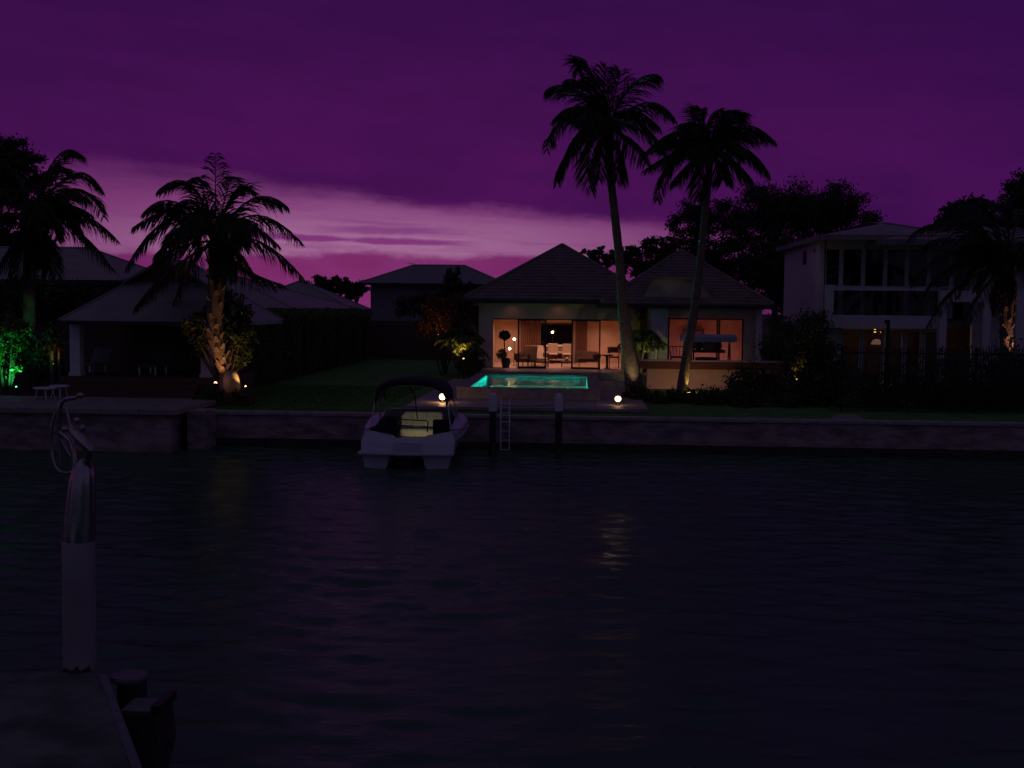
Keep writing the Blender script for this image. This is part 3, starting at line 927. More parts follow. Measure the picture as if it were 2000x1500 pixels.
# two roofs beyond the hedge
a = P(573, 602, 63)
hB, rB = hip_house('house', 'low house with pale hipped roof just beyond the hedge', a.x - 12, a.x, 63, 81, 3.02, P(455, 536, 72).z, 0.3, M_BRICK, M_METALROOF, axis='y')
a = P(690, 607, 86)
hC, rC = hip_house('house', 'low house with a steeper pale roof between hedge and far trees', a.x - 9, a.x, 86, 93, 2.95, P(588, 548, 89.5).z, 0.3, M_BRICK, M_METALROOF, axis='y')
# far two-storey house in the middle
xa, xb = P(700, 552, 105).x, P(988, 552, 105).x
hD, rD = hip_house('house', 'distant two-storey house with a broad hipped roof and pale walls', xa, xb, 105, 116, P(800, 553, 105).z, P(850, 518, 110.5).z, 4.6, M_DIMWALL, M_GREYROOF, over=0.9)
ax_ = P(799, 515, 108)
m = MB().tube([(ax_.x, 109, 6.2), (ax_.x, 109, ax_.z + 0.15)], 0.03, 5)
m.bar((ax_.x - 0.5, 109, ax_.z + 0.1), (ax_.x + 0.4, 109, ax_.z + 0.05), 0.04)
m.build('antenna', M_ALU, rD)

# ------------------------------------------------------------------ main house
HY = 55.5                                       # front wall
FLZ = 0.45                                      # ground floor level
def hx(px, Y=HY): return P(px, 660, Y).x
x_l, x_r = hx(935), hx(1236)
o_l, o_r = hx(963), hx(1214)
z_h = P(1088, 623, HY).z                        # head of the opening
ZE = P(1060, 586, 54.7).z                       # eaves
house = thing('pool_house', 'tiled pyramid-roofed house with wide lit glass doors behind the pool', 'house', ((x_l + x_r) / 2, HY + 4, 0))
m = MB()
m.box(x_l, o_l, HY, HY + 0.25, -0.02, ZE - 0.05)
m.box(o_r, x_r, HY, HY + 0.25, -0.02, ZE - 0.05)
m.box(o_l, o_r, HY, HY + 0.25, z_h, ZE - 0.05)
m.box(x_l, x_l + 0.25, HY + 0.25, HY + 8, -0.02, ZE - 0.05)
m.box(x_r - 0.25, x_r, HY + 0.25, HY + 8, -0.02, ZE - 0.05)
m.box(x_l, x_r, HY + 8, HY + 8.25, -0.02, ZE - 0.05)
m.build('wall', M_WALL, house)
MB().box(x_l + 0.25, x_r - 0.25, HY - 0.0, HY + 6.5, FLZ - 0.12, FLZ).build('floor', M_FLOOR, house)
MB().box(x_l + 0.25, x_r - 0.25, HY + 0.25, HY + 6.5, z_h + 0.12, z_h + 0.2).build('ceiling', M_WARMWALL, house)
m = MB()
m.box(x_l + 0.25, x_r - 0.25, HY + 6.5, HY + 6.6, FLZ, z_h + 0.12)
m.box(x_l + 0.252, x_l + 0.30, HY + 0.26, HY + 6.49, FLZ, z_h + 0.115)
m.box(x_r - 0.30, x_r - 0.252, HY + 0.26, HY + 6.49, FLZ, z_h + 0.115)
m.build('interior_wall', M_WARMWALL, house)
MB().box(x_l + 0.3, x_r - 0.3, HY - 3.0, HY - 0.01, 0.0, FLZ - 0.01).build('terrace_paving', M_STONE, house)
# soffit lining and gutter are part of the roof builder below

def pyramid_roof(parent, cx, y_front, half, ze, apex, n, name='roof', halfy=None, wm=M_TILE):
    """tiled hipped roof: courses laid one over the other, each a piece"""
    hy = halfy or half
    cy = y_front + hy
    ap = Vector((cx, cy, apex))
    core = MB()
    lo = [Vector((cx - half, y_front, ze)), Vector((cx + half, y_front, ze)), Vector((cx + half, cy + hy, ze)), Vector((cx - half, cy + hy, ze))]
    core.add(lo + [ap - Vector((0, 0, 0.03))], [(0, 1, 4), (1, 2, 4), (2, 3, 4), (3, 0, 4), (3, 2, 1, 0)])
    r = core.build(name, wm, parent)
    for k in range(n):
        t0, t1 = k / n, min(1.0, (k + 1.25) / n)
        def ring(t, dz): return [Vector((p.x + (ap.x - p.x) * t, p.y + (ap.y - p.y) * t, p.z + (ap.z - p.z) * t + dz)) for p in lo]
        a, b_, c = ring(t0, 0.004), ring(t0, 0.085), ring(t1, 0.012)
        m = MB()
        for i in range(4):
            j = (i + 1) % 4
            m.add([a[i], a[j], b_[j], b_[i]], [(0, 1, 2, 3)])
            m.add([b_[i], b_[j], c[j], c[i]], [(0, 1, 2, 3)])
        m.build('tile_course', wm, r)
    for p in lo:
        MB().tube([p + Vector((0, 0, 0.07)), ap + Vector((0, 0, 0.03))], 0.085, 7).build('hip_cap', wm, r)
    m = MB()
    m.box(cx - half - 0.08, cx + half + 0.08, y_front - 0.12, y_front - 0.005, ze - 0.16, ze + 0.0)
    m.box(cx - half - 0.12, cx - half - 0.005, y_front, cy + hy, ze - 0.16, ze)
    m.build('gutter', M_FRAME, r)
    return r

cxm = P(1097, 560, 59).x
halfm = cxm - P(905, 584, 54.7).x
pyramid_roof(house, cxm, 54.7, halfm, ZE, P(1097, 479, 54.7 + halfm).z, 18)
# sliding glass doors with dark frames
def glass_panel(parent, name, x0, x1, z0, z1, y, fw=0.07, glassm=None, mid=None):
    m = MB()
    m.box(x0, x0 + fw, y, y + 0.06, z0, z1); m.box(x1 - fw, x1, y, y + 0.06, z0, z1)
    m.box(x0 + fw, x1 - fw, y, y + 0.06, z1 - fw, z1); m.box(x0 + fw, x1 - fw, y, y + 0.06, z0, z0 + fw)
    f = m.build(name, M_FRAME, parent)
    MB().box(x0 + fw, x1 - fw, y + 0.025, y + 0.035, z0 + fw, z1 - fw).build('pane', glassm or M_GLASS, f)
    return f
for (a, b_) in ((1011, 1067), (1116, 1173)):
    glass_panel(house, 'sliding_door', hx(a), hx(b_), FLZ, z_h - 0.02, HY + 0.06)
MB().box(o_l, o_r, HY + 0.02, HY + 0.2, z_h - 0.05, z_h - 0.002).build('door_track', M_FRAME, house)
# black picture window at the back of the room, and its frame
BY = HY + 6.5
w = MB(); pbox(w, 1055, 1118, 631, 678, BY - 0.06, 0.05)
bw = w.build('back_window', M_BROWN, house)
a, b_ = P(1055, 655, BY - 0.06), P(1118, 655, BY - 0.06)
zt_, zb_ = P(1085, 632, BY - .06).z, P(1085, 678, BY - .06).z
m = MB(); m.box(a.x + 0.05, b_.x - 0.05, BY - 0.075, BY - 0.066, zb_ + 0.05, zt_ - 0.05)
m.build('pane', glass('night_glass', (0.5, 0.4, 0.38), 1.5), bw)
# ceiling downlights of the living room (the room's own lamps)
DLAB = ['ceiling downlight above the potted tree', 'ceiling downlight above the gap between the glass doors', 'ceiling downlight above the pedestal table',
        'ceiling downlight at the back of the room, curtain side', 'ceiling downlight above the long table', 'ceiling downlight at the back of the room beyond the daybed']
for k, (px, yy) in enumerate(((1000, HY + 2.0), (1085, HY + 2.0), (1170, HY + 2.0), (1000, HY + 5.0), (1085, HY + 5.0), (1170, HY + 5.0))):
    x = hx(px, yy)
    dl = thing('downlight', DLAB[k], 'ceiling light', (x, yy, z_h + 0.12), 'ceiling downlights of the living room')
    MB().lathe([(0.07, -0.012), (0.07, 0.0)], (x, yy, z_h + 0.119), 14).build('trim', M_PAINT, dl)
    lamp('SPOT', (x, yy, z_h + 0.09), 118, (1.0, 0.48, 0.40), dl, 0.06, (x, yy, 0), 150, 0.9)
# soft wall-wash under the eaves comes from two small soffit lamps above the doors
for px, lab in ((1000, 'soffit lamp under the eaves above the potted tree'), (1090, 'soffit lamp under the eaves above the open door gap'), (1180, 'soffit lamp under the eaves next to the tall palm')):
    x = hx(px)
    dl = thing('soffit_light', lab, 'soffit light', (x, HY - 0.38, ZE - 0.02), 'soffit lamps above the doors')
    MB().lathe([(0.06, -0.02), (0.06, 0.0)], (x, HY - 0.38, ZE - 0.003), 12).build('trim', M_PAINT, dl)
    lamp('SPOT', (x, HY - 0.38, ZE - 0.05), 1.5, (1.0, 0.40, 0.28), dl, 0.05, (x, HY - 0.30, 0), 140, 0.9)
# side door / dark shutter on the far-left of the facade
w = MB(); pbox(w, 912, 934, 597, 700, HY + 0.6, 0.08); w.build('shutter', M_TIMBER, house)

# ------------------------------------------------------------------ wing with terrace
WY = 54.0
wx_l, wx_r = P(1268, 660, WY).x, P(1488, 660, WY).x
wo_l, wo_r = P(1304, 660, WY).x, P(1453, 660, WY).x
wz_h = P(1380, 621, WY).z
WZE = P(1400, 596, 53.2).z
wing = thing('guest_wing', 'second tiled house with a lit glass wall and pale gable above terrace', 'house', ((wx_l + wx_r) / 2, WY + 4, 0))
m = MB()
m.box(wx_l, wo_l, WY, WY + 0.25, -0.02, WZE - 0.05)
m.box(wo_r, wx_r, WY, WY + 0.25, -0.02, WZE - 0.05)
m.box(wo_l, wo_r, WY, WY + 0.25, wz_h, WZE - 0.05)
m.box(wx_l, wx_l + 0.25, WY + 0.25, WY + 8, -0.02, WZE - 0.05)
m.box(wx_r - 0.25, wx_r, WY + 0.25, WY + 8, -0.02, WZE - 0.05)
m.box(wx_l, wx_r, WY + 8, WY + 8.25, -0.02, WZE - 0.05)
m.build('wall', M_WALL, wing)
MB().box(wx_l + 0.25, wx_r - 0.25, WY, WY + 5, FLZ - 0.1, FLZ).build('floor', M_FLOOR, wing)
MB().box(wx_l + 0.25, wx_r - 0.25, WY + 0.25, WY + 5, wz_h + 0.12, wz_h + 0.2).build('ceiling', M_WARMWALL, wing)
m = MB()
m.box(wx_l + 0.25, wx_r - 0.25, WY + 5, WY + 5.1, FLZ, wz_h + 0.12)
m.box(wx_l + 0.252, wx_l + 0.30, WY + 0.26, WY + 4.99, FLZ, wz_h + 0.115)
m.box(wx_r - 0.30, wx_r - 0.252, WY + 0.26, WY + 4.99, FLZ, wz_h + 0.115)
m.build('interior_wall', M_WARMWALL, wing)
for k in range(3):
    xa = wo_l + (wo_r - wo_l) * k / 3; xb = wo_l + (wo_r - wo_l) * (k + 1) / 3
    glass_panel(wing, 'sliding_door', xa + 0.01, xb - 0.01, FLZ, wz_h - 0.01, WY + 0.08)
cxw = P(1325, 560, 58).x
halfw = P(1512, 598, 53.2).x - cxw
wr = pyramid_roof(wing, cxw, 53.2, halfw, WZE, P(1325, 490, 53.2 + halfw).z, 18)
# pale blunt gable standing in the front slope
gy = 53.6
gp = [P(1250, 590, gy), P(1395, 592, gy), P(1385, 572, gy), P(1368, 552, gy), P(1345, 546, gy), P(1300, 545, gy), P(1278, 551, gy), P(1262, 570, gy)]
MB().prism(gp, (0, 2.6, 0)).build('gable', M_DIMWALL, wing)
gq = gp[2:]
m = MB()
for i in range(len(gq) - 1):
    a, b_ = gq[i].copy(), gq[i + 1].copy()
    up = Vector((0, 0, 0.09))
    m.prism([a + Vector((0, -0.18, 0.005)), b_ + Vector((0, -0.18, 0.005)), b_ + up + Vector((0, -0.18, 0)), a + up + Vector((0, -0.18, 0))], (0, 2.9, 0))
m.build('gable_roof', M_TILE, wing)
# pale corner column between the two houses and the recess behind it
MB().box(P(1272, 650, 53.6).x, P(1304, 650, 53.6).x, 53.6, 53.95, -0.02, WZE - 0.06).build('pier', M_WHITE, wing)
MB().box(P(1476, 650, 53.6).x, P(1488, 650, 53.6).x, 53.6, 53.95, -0.02, WZE - 0.06).build('pier', M_WHITE, wing)
for px, yy, lab in ((1330, WY + 1.5, 'terrace-room ceiling downlight next to the slim palm'), (1380, WY + 3, 'terrace-room ceiling downlight in the middle, farther back'), (1430, WY + 1.5, 'terrace-room ceiling downlight next to the terrace-end shrub')):
    x = hx(px, yy)
    dl = thing('downlight', lab, 'ceiling light', (x, yy, wz_h + 0.12), 'ceiling downlights of the terrace room')
    MB().lathe([(0.07, -0.012), (0.07, 0.0)], (x, yy, wz_h + 0.119), 14).build('trim', M_PAINT, dl)
    lamp('SPOT', (x, yy, wz_h + 0.09), 100, (1.0, 0.39, 0.56), dl, 0.06, (x, yy, 0), 150, 0.9)
# link wall between the two houses
m = MB().box(x_r + 0.01, wx_l - 0.01, HY + 1.2, HY + 1.4, -0.02, ZE - 0.1)
m.build('link_wall', M_WALL, wing)
w = MB(); pbox(w, 1250, 1268, 600, 690, HY + 1.14, 0.05); w.build('side_door', M_TIMBER, wing)

# raised terrace with a parapet
TY = 49.0
tx_l, tx_r = P(1250, 712, TY).x, P(1546, 712, TY).x
tz1, tz0 = P(1398, 704, TY).z, P(1398, 722, TY).z
ter = thing('terrace', 'raised terrace with a dark overhanging parapet and a lit pale wall below', 'terrace', ((tx_l + tx_r) / 2, TY + 2, 0))
MB().box(tx_l, tx_r, TY, TY + 0.3, tz0, tz1 - 0.06).build('parapet', M_TIMBER, ter)
for k in range(6):
    w_ = (tx_r - tx_l) / 6
    MB().box(tx_l + k * w_ + 0.004, tx_l + (k + 1) * w_ - 0.004, TY - 0.04, TY + 0.34, tz1 - 0.06, tz1).build('coping_slab', M_GELGREY, ter)
MB().box(tx_l + 0.3, tx_r - 0.1, TY + 0.32, TY + 0.52, -0.1, tz0 + 0.25).build('wall', M_WALL, ter)
MB().box(tx_l + 0.3, tx_r - 0.1, TY + 0.52, WY - 0.01, -0.1, FLZ - 0.015).build('paving', M_STONE, ter)

# furniture on the terrace
def swing_seat():
    y = 51.6
    xa, xb = P(1332, 660, y).x, P(1440, 660, y).x
    zt, zb = P(1386, 656, y).z, P(1386, 668, y).z
    t = thing('swing_seat', 'garden swing seat with long pale blue canopy on the terrace', 'swing seat', ((xa + xb) / 2, y + 0.5, FLZ))
    m = MB()
    m.prism([(xa, y, zb), (xa, y, zt - 0.05), (xa, y + 0.55, zt + 0.06), (xa, y + 1.1, zt - 0.05), (xa, y + 1.1, zb), (xa, y + 0.55, zb + 0.1)], (xb - xa, 0, 0))
    m.build('canopy', M_CANVAS, t)
    for x in (xa + 0.15, xb - 0.25):
        m = MB(); m.tube([(x, y + 0.05, FLZ), (x, y + 0.5, zb + 0.08)], 0.03, 6); m.tube([(x, y + 1.15, FLZ), (x, y + 0.6, zb + 0.08)], 0.03, 6)
        m.build('frame', M_BLACK, t)
    zs = P(1386, 684, y).z
    MB().bbox(xa + 0.35, xb - 0.45, y + 0.3, y + 0.85, zs - 0.12, zs, 0.03).build('seat', M_BROWN, t)
    MB().bbox(xa + 0.95, xb - 0.55, y + 0.8, y + 0.95, zs, zs + 0.34, 0.03).build('backrest', M_CUSH, t)
    for x, mt in ((xa + 0.75, M_NAVY), (xb - 0.75, M_BROWN)):
        MB().ball((x, y + 0.62, zs + 0.18), 0.2, 0.12, 0.2).build('cushion', mt, t)
swing_seat()
def wire_chair(px, py, Y, label, w=0.5, m=M_BLACK, group=None, z0=FLZ):
    c = P(px, py, Y)
    t = thing('outdoor_chair', label, 'chair', (c.x, Y, z0), group)
    zs = z0 + 0.45
    MB().bbox(c.x - w / 2, c.x + w / 2, Y - 0.25, Y + 0.25, zs, zs + 0.06, 0.02).build('seat', m, t)
    q = MB()
    for k in range(5):
        f = (k / 4 - 0.5) * w
        q.tube([(c.x + f, Y + 0.24, zs + 0.05), (c.x + f * 1.1, Y + 0.34, zs + 0.45)], 0.014, 5)
    q.tube([(c.x - w * 0.56, Y + 0.34, zs + 0.45), (c.x + w * 0.56, Y + 0.34, zs + 0.45)], 0.02, 5)
    q.build('backrest', m, t)
    for sx in (-1, 1):
        for sy in (-1, 1):
            MB().tube([(c.x + sx * w * 0.45, Y + sy * 0.22, zs), (c.x + sx * w * 0.52, Y + sy * 0.27, z0)], 0.018, 5).build('leg', m, t)
        MB().tube([(c.x + sx * w * 0.5, Y - 0.2, zs + 0.03), (c.x + sx * w * 0.54, Y - 0.2, zs + 0.24), (c.x + sx * w * 0.54, Y + 0.3, zs + 0.26)], 0.015, 5).build('armrest', m, t)
    return t
wire_chair(1322, 690, 50.6, 'dark wire chair at the shaded end of the terrace swing seat', z0=0.75)
fb = P(1380, 694, 50.2)
t = thing('fire_bowl', 'low round black bowl in front of the swing seat', 'fire bowl', (fb.x, fb.y, FLZ))
MB().lathe([(0.2, 0.02), (0.42, 0.55), (0.46, 0.78), (0.43, 0.80), (0.36, 0.6)], (fb.x, fb.y, FLZ), 22).build('bowl', M_BLACK, t)
MB().lathe([(0.26, 0.0), (0.22, 0.03)], (fb.x, fb.y, FLZ), 18).build('foot', M_BLACK, t)
c = P(1355, 645, WY + 4.8)
t = thing('wall_cabinet', 'dark open wall shelf inside the terrace room', 'shelf', (c.x, WY + 4.8, c.z))
a, b_ = P(1335, 650, WY + 4.7), P(1375, 650, WY + 4.7)
z1_, z0_ = P(1355, 642, WY + 4.7).z, P(1355, 654, WY + 4.7).z
MB().box(a.x, b_.x, WY + 4.7, WY + 4.99, (z0_ + z1_) / 2, z1_).build('cabinet_body', M_BROWN, t)
for x in (a.x + .03, (a.x + b_.x) / 2, b_.x - .03):
    MB().box(x - 0.03, x + 0.03, WY + 4.7, WY + 4.99, z0_, (z0_ + z1_) / 2).build('upright', M_BROWN, t)

# ------------------------------------------------------------------ living-room furniture
def armchair(px, Y, label, mt, w=0.8, rot=0.0):
    c = P(px, 700, Y)
    t = thing('armchair', label, 'armchair', (c.x, Y, FLZ))
    MB().bbox(c.x - w / 2, c.x + w / 2, Y - 0.35, Y + 0.35, FLZ + 0.22, FLZ + 0.42, 0.05).build('seat', mt, t)
    MB().prism([(c.x - w / 2, Y + 0.25, FLZ + 0.4), (c.x - w / 2, Y + 0.45, FLZ + 0.95), (c.x - w / 2, Y + 0.56, FLZ + 0.95), (c.x - w / 2, Y + 0.4, FLZ + 0.4)], (w, 0, 0)).build('backrest', mt, t)
    for s in (-1, 1):
        MB().bbox(c.x + s * w / 2 - 0.06, c.x + s * w / 2 + 0.06, Y - 0.33, Y + 0.4, FLZ + 0.3, FLZ + 0.62, 0.03).build('armrest', M_BROWN, t)
        for sy in (-0.28, 0.3):
            MB().tube([(c.x + s * w * 0.42, Y + sy, FLZ + 0.22), (c.x + s * w * 0.44, Y + sy, FLZ)], 0.02, 5).build('leg', M_WOOD, t)
    t.rotation_euler.z = rot
    return t
ac = armchair(1050, 57.6, 'cream cushioned armchair just inside the glass doors', M_CUSH, 0.85, 0.35)
armchair(1026, 57.0, 'low brown armchair behind the closed door pane beside the curtain', M_BROWN, 0.7, -0.5)
c = P(1019, 696, 57.0)
tag(MB().prism([(c.x - 0.13, 57.0, c.z - 0.13), (c.x + 0.16, 57.0, c.z - 0.13), (c.x - 0.08, 57.05, c.z + 0.2)], (0, 0.1, 0)).build('cushion', M_CUSH, own=True),
    'small pale pointed cushion on the brown armchair', 'cushion')
# sofa seen from the side
def sofa():
    Y = 56.9
    xa, xb = P(1128, 700, Y).x, P(1172, 700, Y).x
    t = thing('daybed', 'brown slung daybed behind the second closed door pane', 'daybed', ((xa + xb) / 2, Y, FLZ))
    MB().bbox(xa, xb, Y - 0.3, Y + 0.35, FLZ + 0.28, FLZ + 0.44, 0.05).build('seat', M_BROWN, t)
    MB().prism([(xa, Y + 0.3, FLZ + 0.42), (xa - 0.1, Y + 0.42, FLZ + 0.78), (xb - 0.1, Y + 0.42, FLZ + 0.72), (xb, Y + 0.3, FLZ + 0.42)], (0, 0.1, 0)).build('backrest', M_WOOD, t)
    MB().ball((xb - 0.15, Y, FLZ + 0.55), 0.2, 0.25, 0.16).build('bolster', M_BROWN, t)
    for x in (xa + 0.08, xb - 0.08):
        for y in (Y - 0.25, Y + 0.3):
            MB().tube([(x, y, FLZ), (x, y, FLZ + 0.3)], 0.018, 5).build('leg', M_WOOD, t)
sofa()
def console():
    Y = 61.2
    xa, xb = P(1067, 690, Y).x, P(1119, 690, Y).x
    t = thing('long_table', 'pale-topped long table at the back of the living room', 'table', ((xa + xb) / 2, Y, FLZ))
    for z, mt in ((P(1090, 687, Y).z, M_CUSH), (P(1090, 701, Y).z, M_CUSH)):
        MB().bbox(xa, xb, Y - 0.3, Y + 0.3, z - 0.06, z, 0.01).build('tabletop' if mt and z > 0.9 else 'shelf', mt, t)
    for x in (xa + 0.3, xb - 0.3):
        MB().box(x - 0.12, x + 0.12, Y - 0.2, Y + 0.2, FLZ, P(1090, 688.5, Y).z - 0.02).build('pedestal', M_BROWN, t)
    xa, xb = P(1068, 676, Y + .4).x, P(1098, 676, Y + .4).x
    z = P(1085, 674, Y).z
    s = thing('sideboard', 'white-topped sideboard under the dark window', 'sideboard', ((xa + xb) / 2, Y + 0.4, FLZ))
    MB().box(xa, xb, Y + 0.02 + .3, Y + 0.58, FLZ, z - 0.07).build('cabinet', M_WOOD, s)
    MB().bbox(xa - 0.03, xb + 0.03, Y + 0.31, Y + 0.6, z - 0.07, z, 0.01).build('tabletop', M_PAINT, s)
console()
for px, lab in ((1080, 'cream scatter chair at the long table, beneath the candle'), (1108, 'cream chair at the long table near the second curtain')):
    c = P(px, 680, 60.4)
    t = thing('dining_chair', lab, 'chair', (c.x, 60.4, FLZ))
    MB().bbox(c.x - 0.24, c.x + 0.24, 60.2, 60.65, FLZ + 0.44, FLZ + 0.5, 0.02).build('seat', M_CUSH, t)
    MB().bbox(c.x - 0.24, c.x + 0.24, 60.65, 60.7, FLZ + 0.5, FLZ + 0.98, 0.02).build('backrest', M_CUSH, t)
    for sx in (-.2, .2):
        for sy in (60.24, 60.6):
            MB().tube([(c.x + sx, sy, FLZ), (c.x + sx, sy, FLZ + 0.45)], 0.016, 5).build('leg', M_WOOD, t)
for (a, b_, lab) in ((1017, 1056, 'brown floor-length curtain drawn beside the dark window, door side'), (1124, 1147, 'narrower brown curtain behind the daybed')):
    Y = BY - 0.35
    xa, xb = P(a, 650, Y).x, P(b_, 650, Y).x
    pts = []
    nn = 40
    for i in range(nn + 1):
        f = i / nn
        pts.append((xa + (xb - xa) * f, Y + 0.05 * math.sin(f * 2 * math.pi * 9)))
    q = MB()
    vs = [(x, y, FLZ + 0.02) for x, y in pts] + [(x, y, z_h + 0.1) for x, y in pts]
    q.add(vs, [(i, i + 1, nn + 2 + i, nn + 1 + i) for i in range(nn)], True)
    tag(q.build('curtain', M_CURT, own=True), lab, 'curtain')
# stool table and chair in the open bay
c = P(1186, 690, 56.1)
t = thing('pedestal_table', 'small dark pedestal table in the open bay beside the daybed', 'table', (c.x, 56.1, FLZ))
MB().lathe([(0.14, 0), (0.13, 0.03), (0.06, 0.06), (0.06, 0.55), (0.28, 0.6), (0.28, 0.64)], (c.x, 56.1, FLZ + 0.002), 18).build('table_body', M_BLACK, t)
c = P(1200, 690, 57.2)
t = thing('outdoor_chair', 'dark round-backed chair behind the pedestal table', 'chair', (c.x, 57.2, FLZ))
MB().bbox(c.x - 0.25, c.x + 0.22, 57.0, 57.45, FLZ + 0.45, FLZ + 0.52, 0.02).build('seat', M_BROWN, t)
q = MB()
arc = [(c.x + 0.32 * math.cos(a), 57.2 + 0.3 * math.sin(a)) for a in np.linspace(-0.3, math.pi + 0.3, 12)]
q.add([(x, y, FLZ + 0.68) for x, y in arc] + [(x, y, FLZ + 0.92) for x, y in arc], [(i, i + 1, 13 + i, 12 + i) for i in range(11)], True)
q.tube([(x, y, FLZ + 0.93) for x, y in arc], 0.03, 5)
q.build('backrest', M_BROWN, t)
for sx in (-.22, .2):
    for sy in (57.03, 57.42):
        MB().tube([(c.x + sx, sy, FLZ), (c.x + sx * 1.05, sy, FLZ + 0.7)], 0.018, 5).build('leg', M_BLACK, t)
for px, Y, lab in ((1058, 57.0, 'low wooden coffee table in front of the cream armchair'), (1107, 57.2, 'small low side table with a pale ornament near the door gap')):
    c = P(px, 712, Y)
    w = 0.35 if px < 1080 else 0.28
    t = thing('coffee_table', lab, 'table', (c.x, Y, FLZ))
    MB().bbox(c.x - w, c.x + w, Y - 0.25, Y + 0.25, FLZ + 0.2, FLZ + 0.26, 0.01).build('tabletop', M_BROWN, t)
    for sx in (-1, 1):
        for sy in (-.2, .2):
            MB().box(c.x + sx * w * .85 - .02, c.x + sx * w * .85 + .02, Y + sy - .02, Y + sy + .02, FLZ, FLZ + 0.2).build('leg', M_WOOD, t)
    if px > 1080:
        tag(MB().lathe([(0.04, 0), (0.1, 0.06), (0.09, 0.16), (0.04, 0.2)], (c.x, Y, FLZ + 0.262), 14).build('ornament', M_CUSH, own=True), 'pale rounded ornament on the low side table', 'ornament')
# lit bulbs
def globe_bulb(px, py, Y, r, col, st, lab, name='globe_lamp', energy=1.0, stem_to=None):
    c = P(px, py, Y)
    t = thing(name, lab, 'lamp', (c.x, Y, FLZ))
    MB().ball(c, r).build('globe', emit('glow_%d_%d' % (px, py), col, st), t)
    m = MB()
    if stem_to: m.tube([Vector(stem_to), c - Vector((0, 0, r * .9))], 0.012, 5)
    else: m.tube([(c.x, Y, FLZ), (c.x, Y, c.z - r * 0.9)], 0.015, 6); m.lathe([(0.12, 0), (0.11, 0.02)], (c.x, Y, FLZ + .002), 14)
    m.build('stem', M_BLACK, t)
    return t
globe_bulb(1079, 649, 60.8, 0.06, (1.0, 0.62, 0.32), 9, 'tall candle lamp standing at the dark back window')
gl = globe_bulb(1004.5, 662.5, 58.0, 0.06, (1.0, 0.72, 0.42), 14, 'branched floor lamp with two small lit globes beside the potted tree')
c2 = P(995.5, 681, 58.0); c1 = P(1004.5, 662.5, 58.0)
q = MB().ball(c2, 0.06); q.build('globe', MATS['glow_1004_662'] if 'glow_1004_662' in MATS else emit('glow_b', (1.0, 0.72, 0.42), 14), gl)
MB().tube([(c1.x, 58, c2.z - 0.2), c2], 0.012, 5).build('stem', M_BLACK, gl)
# potted tree beside the opening
def leafy(px, py, rpx, Y, n, size, m, parent, name='foliage', squash=0.8, down=0.6):
    c = P(px, py, Y); r = rpx * Y / FPX
    q = rng.normal(size=(n, 3)); q /= np.linalg.norm(q, axis=1, keepdims=True)
    q *= r * rng.uniform(0.1, 1, size=(n, 1)) ** 0.5
    q[:, 2] *= squash
    return foliage(name, np.array(c) + q, size, m, parent, 0.45, down)
Y = 56.0
c = P(987, 714, Y)
t = thing('potted_tree', 'potted tree with a dark umbrella crown inside the open door bay', 'plant', (c.x, Y, FLZ))
MB().lathe([(0.16, 0.0), (0.22, 0.25), (0.19, 0.42), (0.16, 0.44), (0.15, 0.40)], (c.x + 0.02, Y, FLZ + .003), 18).build('pot', M_POT, t)
MB().tube([(c.x, Y, FLZ + 0.4), P(985, 670, Y), P(986, 655, Y)], [0.04, 0.03, 0.02], 6).build('trunk', M_BARK, t)
leafy(986, 655, 11, Y, 520, 0.15, M_LEAF, t, 'crown', 0.8, 1.0)
leafy(980, 693, 11, Y, 260, 0.14, M_SHRUB, t, 'lower_leaves', 1.0)

# ------------------------------------------------------------------ pool terrace, pool
DZ = 0.12
dk = thing('pool_deck', 'broad stone deck round the raised swimming pool', 'deck', (-1.5, 40, 0))
xa, xb = PZ(785, 796, DZ), PZ(1265, 797, DZ)
dy0 = (xa.y + xb.y) / 2
dl_, dr_ = xa.x, xb.x
PY0, PY1, PT = 41.0, 49.4, 0.52
pxl, pxr = P(892, 760, PY0).x, P(1173, 760, PY0).x
cell = 0.98
i = 0
yy = dy0
while yy < HY - 3.0:
    y1_ = min(yy + cell, HY - 3.0)
    xx_ = dl_
    while xx_ < dr_ - 0.05:
        x1_ = min(xx_ + cell, dr_)
        inpool = xx_ > pxl + 0.1 and x1_ < pxr - 0.1 and yy > PY0 + 0.2 and y1_ < PY1 - 0.2
        # left edge of the deck runs back at a slant towards the house
        lim = dl_ + (yy - dy0) * 0.0
        if not inpool and x1_ > lim:
            MB().box(max(xx_, lim) + 0.006, x1_ - 0.006, yy + 0.006, y1_ - 0.006, 0.03, DZ + random.uniform(-0.002, 0.002)).build('paving_slab', M_STONE, dk)
        xx_ = x1_
    yy = y1_
m = MB()
for a, b_, c, d in ((dl_ + 0.05, dr_ - 0.05, dy0 + 0.08, PY0 + .1), (dl_ + .05, pxl + .1, PY0 + .1, PY1 - .1), (pxr - .1, dr_ - .05, PY0 + .1, PY1 - .1), (dl_ + .05, dr_ - .05, PY1 - .1, HY - 3.0)):
    m.box(a, b_, c, d, -0.02, 0.045)
m.build('slab_base', M_CONC, dk)
MB().box(dl_ + 0.02, dr_ - 0.02, dy0 + 0.03, dy0 + 0.078, -0.02, 0.05).build('riser', M_TIMBER, dk)
# house terrace either side is part of the pool house

